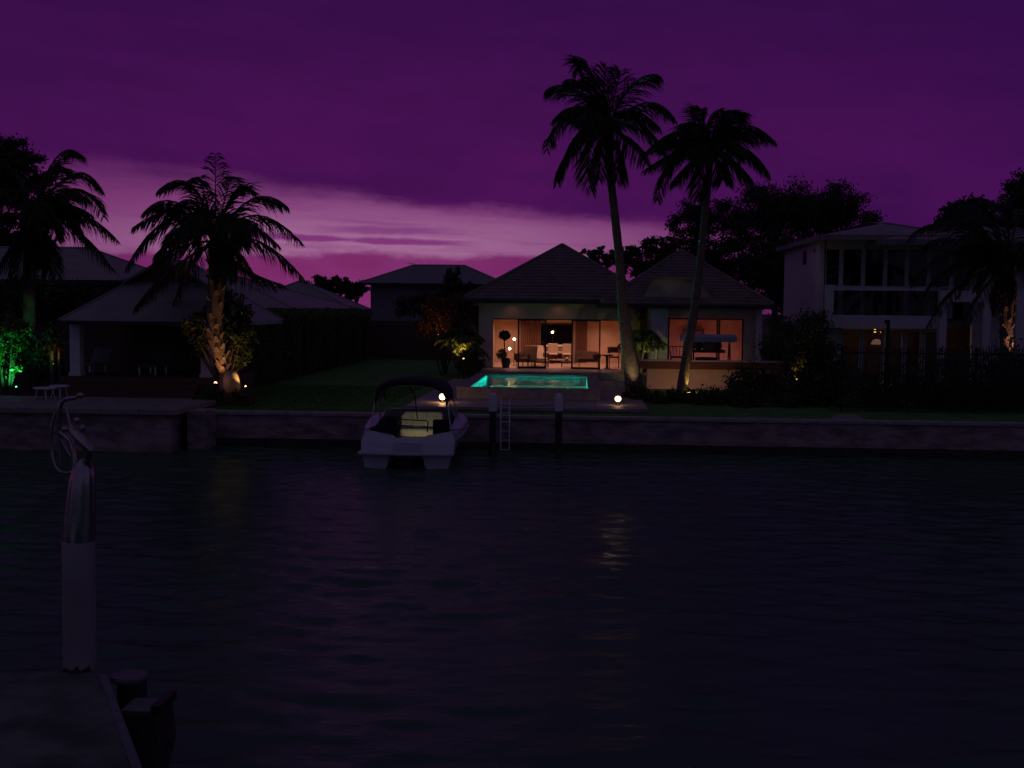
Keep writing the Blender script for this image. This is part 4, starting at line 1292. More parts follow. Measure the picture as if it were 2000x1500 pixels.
pool = thing('swimming_pool', 'raised swimming pool glowing turquoise before the glass doors', 'pool', ((pxl + pxr) / 2, 45, 0))
wxl, wxr = P(920, 757, PY0 + .3).x, P(1148, 759, PY0 + .3).x
wy0, wy1 = PY0 + 0.12, PY1 - 0.5
m = MB()
m.box(pxl, pxr, PY0, wy0, DZ + 0.004, PT - 0.05)
m.box(pxl, wxl, wy0, PY1, DZ + 0.004, PT - 0.05); m.box(wxr, pxr, wy0, PY1, DZ + 0.004, PT - 0.05)
m.box(wxl, wxr, wy1, PY1, DZ + 0.004, PT - 0.05)
m.build('wall', M_STONE, pool)
def coping(x0, x1, y0, y1, nx, ny):
    for a in range(nx):
        for b_ in range(ny):
            MB().box(x0 + (x1 - x0) * a / nx + .004, x0 + (x1 - x0) * (a + 1) / nx - .004, y0 + (y1 - y0) * b_ / ny + .004, y0 + (y1 - y0) * (b_ + 1) / ny - .004, PT - 0.05, PT).build('coping_slab', M_PAVE, pool)
coping(pxl - 0.03, wxl, PY0 - 0.03, PY1, 1, 9); coping(wxr, pxr + 0.03, PY0 - 0.03, PY1, 1, 9)
coping(wxl, wxr, wy1, PY1, 6, 1); coping(wxl, wxr, PY0 - 0.03, wy0, 6, 1)
M_POOLT = mat('pool_mosaic', (0.40, 0.72, 0.70), 0.4, var=0.12, scale=5, bump=0.05)
zb = -1.0
m = MB()
m.add([(wxl, wy0, zb), (wxr, wy0, zb), (wxr, wy1, zb), (wxl, wy1, zb)], [(0, 1, 2, 3)])
zz1 = PT - 0.06
m.add([(wxl + .002, wy0, zb), (wxl + .002, wy1, zb), (wxl + .002, wy1, zz1), (wxl + .002, wy0, zz1)], [(0, 1, 2, 3)])
m.add([(wxr - .002, wy1, zb), (wxr - .002, wy0, zb), (wxr - .002, wy0, zz1), (wxr - .002, wy1, zz1)], [(0, 1, 2, 3)])
m.add([(wxr, wy1 - .002, zb), (wxl, wy1 - .002, zb), (wxl, wy1 - .002, zz1), (wxr, wy1 - .002, zz1)], [(3, 2, 1, 0)])
m.add([(wxl, wy0 + .002, zb), (wxr, wy0 + .002, zb), (wxr, wy0 + .002, zz1), (wxl, wy0 + .002, zz1)], [(3, 2, 1, 0)])
m.build('basin', M_POOLT, pool)
# pool water: clear rippled sheet
mp_ = glass('pool_surface', (0.50, 0.97, 0.93), 1.18, 0.03)
tt = mp_.node_tree
bm = N(tt, 'ShaderNodeBump'); bm.inputs['Strength'].default_value = 0.8; bm.inputs['Distance'].default_value = 0.05
tt.links.new(noise(tt, N(tt, 'ShaderNodeTexCoord').outputs['Object'], 2.4, 3, 0.5), bm.inputs['Height'])
for nd in tt.nodes:
    if nd.type in ('BSDF_GLOSSY', 'FRESNEL'): tt.links.new(bm.outputs[0], nd.inputs['Normal'])
q = MB(); q.add([(wxl, wy0, PT - 0.09), (wxr, wy0, PT - 0.09), (wxr, wy1, PT - 0.09), (wxl, wy1, PT - 0.09)], [(0, 1, 2, 3)])
q.build('pool_water', mp_, pool)
for f, e in ((0.12, 18.0), (0.30, 90.0), (0.48, 165.0), (0.66, 110.0), (0.86, 30.0)):
    x = wxl + (wxr - wxl) * f
    MB().lathe([(0.10, 0), (0.09, 0.03)], (x, wy1 - 0.45, zb + 0.003), 14).build('pool_light', M_PAINT, pool)
    lamp('POINT', (x, wy1 - 0.42, -0.50), e, (0.02, 1.0, 0.80), pool, 0.12)

# deck globe lamps
def deck_globe(px, py, Y, lab):
    c = P(px, py, Y)
    t = thing('deck_globe_lamp', lab, 'lamp', (c.x, Y, DZ), 'lit globe lamps on the deck')
    MB().ball(c, 0.10, 0.10, 0.09).build('globe', emit('globe_%d' % px, (1.0, 0.54, 0.24), 22 if px < 1000 else 6.5), t)
    MB().lathe([(0.09, 0), (0.08, 0.03), (0.03, 0.05), (0.03, max(0.06, c.z - DZ - 0.08))], (c.x, Y, DZ + .003), 14).build('base', M_BLACK, t)
    return t
deck_globe(864, 775, 39.2, 'lit orange globe lamp on the deck behind the boat canopy')
deck_globe(1207, 779, 39.2, 'lit orange globe lamp on the deck near the tall palm foot')

# ------------------------------------------------------------------ mooring pilings, ladder, rope
pil = []
for px, top, lab in ((963, 767, 'dark mooring piling with a white domed cap beside the ladder'), (1092, 768, 'dark mooring piling with a white domed cap standing clear of the ladder')):
    Y = 34.6
    c = P(px, top, Y)
    zc = P(px, 803, Y).z
    t = thing('mooring_piling', lab, 'piling', (c.x, Y, WAT), 'capped mooring pilings')
    r = 0.115
    MB().lathe([(r, zc), (r, c.z - 0.13), (r * .92, c.z - 0.075), (r * .72, c.z - 0.03), (r * .4, c.z - .005), (0.01, c.z)], (c.x, Y, 0), 20).build('cap', M_PAINT, t)
    MB().tube([(c.x, Y, WAT - 1.5), (c.x, Y, zc)], [0.105, 0.098], 16).build('post', M_PILE, t)
    pil.append(Vector((c.x, Y, zc - 0.1)))
lad = thing('ladder', 'pale metal ladder hanging on the seawall between the pilings', 'ladder', (P(986, 830, 35.8).x, 35.8, WAT))
Yl = 35.75
xa, xb = P(978, 830, Yl).x, P(995, 830, Yl).x
zt, zb2 = P(986, 785, Yl).z, P(986, 890, Yl).z
for x in (xa, xb):
    MB().tube([(x, 36.2, zt - 0.02), (x, 36.05, zt + 0.05), (x, Yl, zt + 0.02), (x, Yl, zb2 - 0.3)], 0.02, 7).build('rail', M_PAINT, lad)
for k in range(7):
    z = P(986, 788 + k * 18, Yl).z
    MB().tube([(xa, Yl, z), (xb, Yl, z)], 0.015, 6).build('rung', M_PAINT, lad)

# ------------------------------------------------------------------ motor boat
def boat():
    bx, by = P(796, 900, 31.9).x, 31.9
    t = thing('motor_boat', 'white open motor boat with a dark canopy moored stern-out at the seawall', 'boat', (bx, by, WAT))
    def W(x, y, z): return (bx + x, by + y, WAT + z)
    # hull sides and bottom: lofted sections
    sec = [(0.30, 1.20, 0.92, 1.08, 0.30, -0.30), (1.2, 1.33, 1.00, 1.12, 0.30, -0.32), (2.2, 1.38, 1.12, 1.08, 0.32, -0.30), (3.0, 1.16, 1.20, 0.80, 0.36, -0.22), (3.5, 0.68, 1.25, 0.40, 0.5, -0.05), (3.74, 0.14, 1.27, 0.07, 0.75, 0.35)]
    vs = []
    for y, hb, zg, cb, zc, zk in sec:
        vs += [W(-hb + 0.16, y, zg), W(-hb, y, zg - 0.03), W(-hb - 0.02, y, zg - 0.22), W(-cb, y, zc), W(0, y, zk), W(cb, y, zc), W(hb + 0.02, y, zg - 0.22), W(hb, y, zg - 0.03), W(hb - 0.16 if hb > 0.3 else 0.02, y, zg)]
    n = 9
    fs = [(i * n + k, i * n + k + 1, (i + 1) * n + k + 1, (i + 1) * n + k) for i in range(len(sec) - 1) for k in range(n - 1)]
    hull = MB().add(vs, [f[::-1] for f in fs]).build('hull', M_GEL, t, bevel=0.02)
    for sg in (-1, 1):                                      # side decks from the cockpit lining to the gunwale
        m = MB()
        ring = []
        for y, hb, zg, *_ in sec[:4]:
            ring += [W(sg * 1.03, y, zg - 0.015), W(sg * (hb - 0.15), y, zg + 0.004)]
        m.add(ring, [(i * 2, i * 2 + 1, i * 2 + 3, i * 2 + 2) for i in range(3)])
        m.build('side_deck', M_GEL, hull)
    # rubbing strake
    for s in (-1, 1):
        MB().tube([W(s * (a[1] + 0.03), a[0], a[2] - 0.22) for a in sec], 0.025, 6).build('rubbing_strake', M_GELGREY, hull)
        # dark waterline flash on the side
        MB().prism([W(s * 1.16, 0.6, 0.45), W(s * 1.235, 0.6, 0.66), W(s * 1.17, 2.4, 0.80), W(s * 1.12, 2.4, 0.62)], (s * 0.02, 0, 0)).build('side_stripe', M_GELGREY, hull)
    # transom moulding with its low centre
    m = MB()
    lo_ = [(-1.22, -0.06, 0.40), (1.22, -0.06, 0.40), (1.24, 0.02, 0.66), (1.16, 0.30, 0.93), (0.46, 0.22, 0.80), (0.38, 0.12, 0.74), (-0.38, 0.12, 0.74), (-0.46, 0.22, 0.80), (-1.16, 0.30, 0.93), (-1.24, 0.02, 0.66)]
    m.v = []; 
    mid_ = [(-0.46, 0.0, 0.64), (0.46, 0.0, 0.64), (-1.2, 0.0, 0.64), (1.2, 0.0, 0.64)]
    pts_ = [W(*p) for p in lo_] + [W(*p) for p in mid_] + [W(x, 0.42, z) for x, y, z in lo_]
    m.add(pts_, [(0, 1, 13, 11, 10, 12), (1, 2, 13), (0, 12, 9), (13, 2, 3, 4, 11), (12, 10, 7, 8, 9), (10, 11, 4, 5, 6, 7)])
    o_ = 14
    m.add(pts_, [(i, o_ + i, o_ + (i + 1) % 10, (i + 1) % 10) for i in range(10)])
    m.build('transom', M_GEL, t, bevel=0.015)
    m = MB()
    m.prism([W(-0.40, -0.075, 0.46), W(0.40, -0.075, 0.46), W(0.38, -0.02, 0.63), W(-0.38, -0.02, 0.63)], (0, 0.05, 0))
    m.build('transom_panel', M_GELGREY, t, bevel=0.012)
    MB().prism([W(-1.26, -0.42, 0.36), W(-1.20, -0.50, 0.36), W(0, -0.56, 0.36), W(1.20, -0.50, 0.36), W(1.26, -0.42, 0.36), W(1.24, 0.05, 0.36), W(-1.24, 0.05, 0.36)], (0, 0, 0.07)).build('swim_platform', M_GEL, t, bevel=0.02)
    for s in (-1, 1):
        m = MB()
        xa, xb = sorted((s * 1.14, s * 0.42))
        m.prism([W(s * 1.16, -0.30, 0.36), W(s * 0.42, -0.30, 0.36), W(s * 0.50, -0.30, 0.02), W(s * 0.74, -0.30, -0.25), W(s * 1.05, -0.30, -0.2)], (0, 0.62, 0))
        m.build('sponson', M_GEL, t, bevel=0.03)
    m = MB(); m.box(*[bx - 0.2, bx + 0.2], by - 0.35, by + 0.1, WAT - 0.5, WAT + 0.2); m.build('stern_drive', M_BLACK, t, bevel=0.03)
    # cockpit: sole, linings, seats
    MB().box(bx - 1.02, bx + 1.02, by + 0.34, by + 3.0, WAT + 0.34, WAT + 0.38).build('cockpit_sole', M_GELGREY, t)
    for s in (-1, 1):
        MB().box(bx + s * 1.02, bx + s * 1.07, by + 0.34, by + 2.9, WAT + 0.36, WAT + 0.97).build('cockpit_lining', M_NAVY, t)
    MB().bbox(bx - 0.95, bx + 0.95, by + 0.40, by + 0.85, WAT + 0.38, WAT + 0.72, 0.05).build('stern_bench', M_NAVY, t)
    for x in (-0.72, 0.74):
        sb = MB().bbox(bx + x - 0.24, bx + x + 0.24, by + 1.35, by + 1.75, WAT + 0.38, WAT + 0.75, 0.05).build('helm_seat', M_NAVY, t)
        MB().bbox(bx + x - 0.24, bx + x + 0.24, by + 1.30, by + 1.42, WAT + 0.70, WAT + 1.14, 0.05).build('seat_back', M_NAVY, sb)
    # pale forward seat back and dash, lit from below
    m = MB()
    m.prism([W(-0.52, 2.35, 0.80), W(0.62, 2.35, 0.80), W(0.66, 2.38, 1.18), W(0.60, 2.38, 1.25), W(-0.40, 2.38, 1.25), W(-0.52, 2.38, 1.12)], (0, 0.12, 0))
    m.build('forward_seat_back', M_VINYL, t, bevel=0.03)
    MB().bbox(bx - 0.5, bx + 0.6, by + 1.95, by + 2.34, WAT + 0.45, WAT + 0.80, 0.04).build('forward_seat', M_VINYL, t)
    for x in (-0.20, 0.20):
        MB().box(bx + x - 0.012, bx + x + 0.012, by + 2.335, by + 2.349, WAT + 0.82, WAT + 1.2).build('seat_seam', M_GELGREY, t)
    MB().bbox(bx - 0.98, bx - 0.55, by + 2.2, by + 2.6, WAT + 0.38, WAT + 1.12, 0.05).build('console', M_NAVY, t)
    MB().bbox(bx + 0.7, bx + 0.98, by + 2.2, by + 2.6, WAT + 0.38, WAT + 1.16, 0.05).build('console', M_NAVY, t)
    MB().tube([W(-0.86, 2.12, 1.0), W(-0.76, 2.10, 1.1), W(-0.66, 2.12, 1.0), W(-0.76, 2.14, 0.9), W(-0.86, 2.12, 1.0)], 0.015, 5).build('steering_wheel', M_BLACK, t)
    # dark grab rail across the cockpit
    MB().tube([W(-0.80, 1.25, 0.84), W(-0.78, 1.25, 1.10), W(-0.7, 1.25, 1.15), W(0.34, 1.25, 1.11), W(0.38, 1.25, 1.08), W(0.36, 1.25, 0.80)], 0.017, 6).build('grab_rail', M_BLACK, t)
    MB().tube([W(-0.78, 1.25, 0.98), W(0.37, 1.25, 0.95)], 0.014, 6).build('grab_rail', M_BLACK, t)
    # windscreen
    m = MB()
    m.prism([W(-0.98, 2.62, 1.1), W(0.98, 2.62, 1.14), W(0.85, 2.80, 1.34), W(-0.85, 2.80, 1.30)], (0, 0.012, 0))
    ws = m.build('windscreen', M_DARKGLASS, t)
    MB().tube([W(-0.98, 2.62, 1.1), W(-0.85, 2.80, 1.30), W(0.85, 2.80, 1.34), W(0.98, 2.62, 1.14)], 0.014, 5).build('frame', M_ALU, ws)
    # canopy
    prof = [(-0.985, 1.70), (-0.96, 1.93), (-0.86, 2.10), (-0.62, 2.22), (-0.3, 2.275), (0.0, 2.285), (0.3, 2.27), (0.62, 2.215), (0.86, 2.09), (0.96, 1.92), (0.985, 1.68)]
    rows = [0.62, 0.66, 0.95, 1.4, 1.85, 2.1, 2.14]
    sag = [-0.05, 0.0, 0.02, 0.025, 0.02, 0.0, -0.05]
    vs = []
    for y, s_ in zip(rows, sag):
        for x, z in prof:
            side_drop = 0.0
            vs.append(W(x * 1.0, y, z + s_))
    vs2 = [W((v[0] - bx) * 0.955, v[1] - by, (v[2] - WAT) - (0.115 if i // 11 in (0, 1) else 0.03)) for i, v in enumerate(vs)]
    n = 11
    fs = [(i * n + k, i * n + k + 1, (i + 1) * n + k + 1, (i + 1) * n + k) for i in range(len(rows) - 1) for k in range(n - 1)]
    o = len(vs)
    fs2 = [tuple(o + i for i in f[::-1]) for f in fs]
    rim = [(k, o + k, o + k + 1, k + 1) for k in range(n - 1)] + [((len(rows) - 1) * n + k, (len(rows) - 1) * n + k + 1, o + (len(rows) - 1) * n + k + 1, o + (len(rows) - 1) * n + k) for k in range(n - 1)]
    for i in range(len(rows) - 1):
        rim += [(i * n, (i + 1) * n, o + (i + 1) * n, o + i * n), (i * n + 10, o + i * n + 10, o + (i + 1) * n + 10, (i + 1) * n + 10)]
    cv = MB().add(vs + vs2, fs + fs2 + rim, True).build('canopy', M_NAVY, t)
    for s in (-1, 1):
        MB().tube([W(s * 1.08, 0.5, 0.96), W(s * 0.97, 0.66, 1.72)], 0.016, 6).build('canopy_pole', M_ALU, t)
        MB().tube([W(s * 1.10, 2.3, 1.08), W(s * 0.96, 0.72, 1.74)], 0.016, 6).build('canopy_pole', M_ALU, t)
        MB().tube([W(s * 1.10, 2.35, 1.08), W(s * 0.97, 2.1, 1.72)], 0.016, 6).build('canopy_pole', M_ALU, t)
        MB().tube([W(s * 1.05, 0.55, 0.965), W(s * 1.15, 0.55, 0.965)], 0.03, 6).build('pole_foot', M_ALU, t)
        MB().tube([W(s * 1.12, 0.15, 0.91), W(s * 1.12, 0.15, 0.96), W(s * 1.12, 0.35, 0.96), W(s * 1.12, 0.35, 0.91)], 0.014, 5).build('cleat', M_CHROME, t)
    # hanging strap under the canopy
    MB().tube([W(-0.03, 0.7, 2.15), W(-0.03, 0.7, 2.0), W(0.1, 0.7, 1.82), W(0.13, 0.7, 1.5), W(0.16, 0.72, 1.2)], 0.016, 5).build('strap', M_NAVY, t)
    # courtesy light in the cockpit
    cl = MB().box(bx - 0.06, bx + 0.06, by + 0.86, by + 0.90, WAT + 0.62, WAT + 0.68).build('courtesy_light', emit('courtesy', (1.0, 0.88, 0.45), 0.25), t)
    lamp('SPOT', W(0.05, 0.98, 0.66), 6.0, (1.0, 0.86, 0.50), t, 0.05, W(0.1, 2.4, 1.06), 78, 0.5)
    return t, bx, by
bt, bx, by = boat()
m = MB()
a, b_ = Vector((bx + 1.12, by + 0.3, WAT + 0.95)), pil[0]
m.tube([a, a.lerp(b_, 0.33) - Vector((0, 0, .1)), a.lerp(b_, 0.66) - Vector((0, 0, .1)), b_], 0.012, 5)
tag(m.build('mooring_rope', M_ROPE, own=True), 'slack rope from the boat stern to the piling by the ladder', 'rope')
m = MB()
a, b_ = pil[0] + Vector((0.1, 0, 0.28)), pil[1] + Vector((-0.1, 0, 0.28))
m.tube([a, a.lerp(b_, 0.25) - Vector((0, 0, .03)), a.lerp(b_, 0.5) - Vector((0, 0, .04)), a.lerp(b_, 0.75) - Vector((0, 0, .03)), b_], 0.010, 5)
tag(m.build('mooring_rope', M_ROPE, own=True), 'thin rope strung between the two capped pilings', 'rope')

# ------------------------------------------------------------------ near dock, post with sculpture, pile
pA, pB, pL = PZ(208, 1316, 0), PZ(277, 1500, 0), PZ(-40, 1313, 0)
dirv = (pB - pA).normalized()
pB2 = pA + dirv * 9
poly = [(pL.x - 6, pL.y, 0), (pB2.x - 14, pB2.y, 0), (pB2.x, pB2.y, 0), (pA.x, pA.y, 0)]
d = thing('dock', 'mottled concrete dock corner under the post with the sculpture', 'dock', (pA.x - 2, pA.y - 2, WAT))
MB().prism([(x, y, -0.06) for x, y, z in poly], (0, 0, 0.06)).build('deck_slab', M_DOCK, d, bevel=0.012)
MB().prism([(x, y, -0.45) for x, y, z in [(p[0] - 0.06, p[1] - 0.05, 0) for p in poly]], (0, 0, 0.385)).build('edge_beam', M_CONC, d)
MB().prism([pA + Vector((-0.06, -0.03, 0.001)), pA + Vector((0.012, -0.03, 0.001)), pB2 + Vector((0.012, 0, 0.001)), pB2 + Vector((-0.06, 0, 0.001))], (0, 0, 0.006)).build('edge_strip', M_CAPGREY, d)
for f in (0.12, 0.5):
    q = pA + dirv * (9 * f) + Vector((-0.5, 0, 0))
    MB().tube([(q.x, q.y, WAT - 1.5), (q.x, q.y, -0.45)], 0.16, 14).build('pier', M_PILE, d)

pc = PZ(156, 1306, 0)
PYp = pc.y
pt = thing('sculpture_post', 'tall white post on the near dock, its foot chipped', 'post', (pc.x, PYp, 0))
topc = P(154, 1056, PYp)
r = 32.5 * PYp / FPX
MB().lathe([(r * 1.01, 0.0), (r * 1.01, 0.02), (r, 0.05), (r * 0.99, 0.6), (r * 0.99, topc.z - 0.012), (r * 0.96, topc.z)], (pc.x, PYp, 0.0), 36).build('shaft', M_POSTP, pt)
m = MB()
for k in range(9):
    a = -2.4 + k * 0.2 + random.uniform(-.06, .06)
    h = random.uniform(0.02, 0.07)
    p0 = Vector((pc.x + r * 1.02 * math.cos(a), PYp + r * 1.02 * math.sin(a), 0.003))
    sd = Vector((-math.sin(a), math.cos(a), 0)) * random.uniform(0.02, 0.05)
    o_ = Vector((math.cos(a), math.sin(a), 0)) * 0.006
    m.prism([p0 - sd, p0 + sd, p0 + sd * 0.5 + Vector((0, 0, h)), p0 - sd * 0.3 + Vector((0, 0, h * 0.6))], o_)
m.build('flaked_paint', M_PILE, pt)

def S(px, py, dy=0.0): return P(px, py, PYp + dy)
sc = thing('steel_sculpture', 'polished steel sculpture of bent tubes on a tapering cone above the white post', 'sculpture', (pc.x, PYp, topc.z))
def Sr(px): return px * PYp / FPX
prof = [(31.0, 1056), (31.0, 1044), (29.5, 1020), (28, 995), (26.5, 970), (25, 950), (23, 932), (20, 916), (15, 904), (6, 896)]
m = MB()
vs, fs, nn = [], [], 72
for j, (w, y) in enumerate(prof):                 # tapering cone with shallow vertical flutes, leaning a little
    c = S(154 + (1056 - y) * 0.055, y)
    for k in range(nn):
        th = 2 * math.pi * k / nn
        fl = 1 + (0.055 * math.sin(9 * th + 0.004 * (1056 - y)) + 0.03 * math.sin(5 * th + 1)) * min(1, j / 2)
        vs.append((c.x + Sr(w) * fl * math.cos(th), PYp + Sr(w) * fl * math.sin(th), c.z))
for j in range(len(prof) - 1):
    fs += [(j * nn + k, j * nn + (k + 1) % nn, (j + 1) * nn + (k + 1) % nn, (j + 1) * nn + k) for k in range(nn)]
m.add(vs, fs, True)
m.add(vs[-nn:], [tuple(range(nn))])
m.build('cone', M_CHROME, sc)
def T(name, pts, rad, n=10): MB().tube([S(*p) for p in pts], [Sr(w) for w in rad], n).build(name, M_CHROME, sc)
T('thigh_tube', [(139, 836, -.02), (147, 846, -.05), (160, 862, -.08), (172, 876, -.08), (176, 882, -.08)], [6, 9.5, 10, 8, 6.5])
T('shin_tube', [(176, 880, -.08), (172, 892, -.06), (170, 903, -.04), (175, 918, 0), (180, 940, 0.02), (182, 968, .02)], [7, 7, 6, 5.5, 5, 3.5])
T('upright_tube', [(119, 910, .02), (116, 880, .02), (114, 850, .02), (115, 820, .01), (116, 800, 0), (120, 786, 0), (130, 779, -.02), (146, 777, -.04), (152, 775, -.05)], [3.5, 5, 5.2, 5, 4.6, 4.6, 4.8, 4.4, 3.2], 9)
T('inner_tube', [(127, 790, .03), (131, 806, .03), (136, 828, .03), (138, 846, .03)], [2.2, 2.8, 3.2, 3.5])
T('loop_tube', [(107, 806, .05), (102, 830, .05), (99, 860, .06), (102, 892, .06), (108, 912, .05), (118, 922, .04), (134, 924, .02), (146, 918, 0)], [2, 2.8, 3, 3.2, 3.2, 3, 2.8, 3], 8)
T('cross_tube', [(116, 842, .02), (126, 850, 0), (138, 862, 0), (142, 884, 0), (146, 912, 0)], [4, 5.5, 6, 5, 6])
T('brace_tube', [(118, 858, 0), (128, 876, 0), (140, 894, 0), (150, 910, 0)], [2.2, 2.4, 2.4, 2.6], 7)
MB().ball(S(157, 772, -.05), Sr(7.5), Sr(6), Sr(6)).build('end_knob', M_CHROME, sc)
MB().ball(S(150, 821, -.02), Sr(6.5), Sr(6), Sr(7)).build('head', M_CHROME, sc)
MB().ball(S(161, 836, -.02), Sr(5.5), Sr(6), Sr(8)).build('shoulder', M_CHROME, sc)
MB().ball(S(127, 838, 0), Sr(9), Sr(7), Sr(6)).build('torso', M_CHROME, sc)

q = PZ(253, 1320, -0.03)
r = 37 * q.y / FPX
pp = thing('dock_pile', 'squat pile with a flat round cap standing against the near dock', 'pile', (q.x, q.y, WAT))
MB().lathe([(r * 0.93, -0.035), (r, -0.02), (r, 0.0), (r * 0.97, 0.012)], (q.x, q.y, -0.03), 32).build('cap', M_CAPGREY, pp)
MB().tube([(q.x + 0.02, q.y, WAT - 1.2), (q.x + 0.02, q.y, -0.066)], r * 0.80, 20).build('post', M_PILE, pp)
q2 = P(282, 1400, q.y - 0.45)
fb_ = thing('pile_guide', 'dark boxy pile guide with a raised rim fixed below the capped pile', 'pile guide', (q2.x, q2.y, q2.z - 0.5))
w = Sr(42)
m = MB(); m.prism([(q2.x - w, q2.y - 0.12, q2.z + .06), (q2.x + w * .8, q2.y - 0.12, q2.z + .06), (q2.x + w * .95, q2.y - 0.12, q2.z - 0.25), (q2.x + w * 0.55, q2.y - 0.12, q2.z - 0.55), (q2.x - w, q2.y - 0.12, q2.z - 0.55)], (0, 0.42, 0))
m.build('block', M_PILE, fb_, bevel=0.015)
m = MB(); m.box(q2.x + w * .55, q2.x + w * .98, q2.y - 0.14, q2.y + 0.3, q2.z + .06, q2.z + .14); m.build('rim', M_BLACK, fb_, bevel=0.01)
m = MB(); m.box(q2.x - w * .95, q2.x + w * .5, q2.y - 0.08, q2.y + 0.26, q2.z + .061, q2.z + .075); m.build('top_plate', M_CAPGREY, fb_)

# ------------------------------------------------------------------ right-hand modern house
RY = 54.0
rx0 = 10.35
RZE = P(1660, 459, 52).z
rh = thing('modern_house', 'white two-storey house with tall windows and a balcony behind the black fence', 'house', (16, RY + 4, 0))
def rpx(px, Y=RY): return P(px, 600, Y).x
zsl1, zsl0 = P(1720, 616, 52.3).z, P(1720, 641, 52.3).z
zw1, zw0 = P(1700, 484, RY).z, P(1700, 560, RY).z
m = MB()
m.box(rx0, rx0 + 0.25, RY, 63, 0, RZE - 0.05)                       # side wall
m.box(rx0 + .25, rpx(1608), RY, RY + 0.25, 0, RZE - 0.05)          # corner
m.box(rpx(1608), 24, RY, RY + 0.25, zw1, RZE - 0.05)               # head band
m.box(rx0, 24, 63, 63.25, 0, RZE - 0.05)
m.box(rpx(1900), 24, RY, RY + 0.25, 0, zw1)
m.build('wall', M_WHITE, rh)
MB().box(rx0 + 0.25, 24, RY + 0.3, 62.9, zsl0 + .05, zsl0 + 0.35).build('floor', M_FLOOR, rh)
MB().box(rx0 + 0.26, 24, RY + 4.0, RY + 4.1, 0, RZE - .1).build('interior_wall', M_BRICK, rh)
# side window slots
m = MB(); m.box(rx0 - 0.03, rx0 + 0.02, 57.2, 58.0, P(1565, 517, 57.6).z, P(1565, 490, 57.6).z); m.build('window', M_FRAME, rh)
m = MB(); m.box(rx0 - 0.03, rx0 + 0.02, 55.1, 55.4, P(1582, 493, 55.2).z, P(1582, 486, 55.2).z); m.build('wall_lamp', M_FRAME, rh)
# tall upper windows
edges = [1608, 1641, 1684, 1727, 1769, 1812, 1856, 1898]
for a, b_ in zip(edges[:-1], edges[1:]):
    xa, xb = rpx(a), rpx(b_)
    f = MB()
    f.box(xa, xa + 0.09, RY, RY + 0.12, zw0 - 1.35, zw1); f.box(xb - 0.09, xb, RY, RY + 0.12, zw0 - 1.35, zw1)
    f.box(xa + .09, xb - .09, RY, RY + 0.12, zw1 - 0.08, zw1); f.box(xa + .09, xb - .09, RY, RY + 0.12, zw0 - 0.05, zw0 + .04)
    fo = f.build('window', M_WHITE, rh)
    MB().box(xa + .09, xb - .09, RY + 0.05, RY + 0.06, zw0 - 1.35, zw1 - .08).build('pane', M_DARKGLASS, fo)
# balcony
bl, br = rpx(1628, 52.3), rpx(1836, 52.3)
MB().box(bl - 0.4, br + 0.3, 52.3, RY - 0.005, zsl0, zsl1).build('balcony_slab', M_WHITE, rh)
zr1 = P(1720, 561, 52.3).z
MB().box(bl - 0.34, bl - 0.005, 52.28, 52.6, zsl1 - 0.01, zr1 + 0.08).build('balcony_pier', M_WHITE, rh)
bal = MB().box(bl, br, 52.34, 52.44, zr1 - 0.14, zr1).build('balustrade', M_WHITE, rh)
for k in range(5):
    xa = bl + (br - bl) * k / 5
    MB().box(xa + 0.01, xa + (br - bl) / 5 - 0.01, 52.38, 52.40, zsl1 + 0.02, zr1 - 0.15).build('glass_panel', M_DARKGLASS, bal)
# portal frames
for a, b_ in ((1836, 1850), (1921, 1936), (1986, 2002)):
    MB().box(rpx(a, 52.0), rpx(b_, 52.0), 52.0, 52.4, 0, P(1890, 590, 52).z - 0.002).build('column', M_WHITE, rh)
MB().box(rpx(1836, 52), rpx(2060, 52), 52.0, 52.4, P(1890, 590, 52).z, P(1890, 567, 52).z).build('beam', M_WHITE, rh)
# ground floor windows and doors
zg1 = P(1720, 644, RY).z
for a, b_ in ((1648, 1682), (1688, 1726), (1734, 1766), (1772, 1802), (1808, 1836)):
    xa, xb = rpx(a), rpx(b_)
    f = MB()
    f.box(xa - .06, xa + .05, RY, RY + 0.14, 0.05, zg1); f.box(xb - .05, xb + .06, RY, RY + 0.14, 0.05, zg1)
    f.box(xa + .05, xb - .05, RY, RY + 0.14, zg1 - 0.08, zg1)
    fo = f.build('window', M_WHITE, rh)
    MB().box(xa + .05, xb - .05, RY + 0.06, RY + 0.07, 0.06, zg1 - .08).build('pane', M_DARKGLASS, fo)
MB().box(rpx(1608), rpx(1646), RY, RY + .25, 0, zsl0).build('side_panel', M_WHITE, rh)
# roof: low hip with deep eaves and a second lower part
def lowroof(x0, x1, y0, y1, ze, zr, run):
    m = MB()
    lo = [(x0, y0, ze), (x1, y0, ze), (x1, y1, ze), (x0, y1, ze)]
    hi = [(x0 + run, y0 + run, zr), (x1 - run, y0 + run, zr), (x1 - run, y1 - run, zr), (x0 + run, y1 - run, zr)]
    m.add(lo + hi, [(0, 1, 5, 4), (1, 2, 6, 5), (2, 3, 7, 6), (3, 0, 4, 7), (4, 5, 6, 7), (3, 2, 1, 0)])
    r = m.build('roof', M_METALROOF, rh)
    f = MB(); f.box(x0 - .03, x1 + .03, y0 - .06, y0 - .003, ze - .2, ze + .02); f.box(x0 - .06, x0 - .003, y0, y1, ze - .2, ze + .02)
    f.build('fascia', M_GREYROOF, r)
xr0 = P(1604, 459, 52).x
lowroof(xr0, P(1905, 455, 52).x, 52.0, 63.5, RZE, P(1760, 434, 55.5).z, 3.6)
lowroof(P(1722, 455, 51.3).x, 26, 51.3, 60, RZE - 0.22, P(1850, 438, 54).z - .1, 2.9)
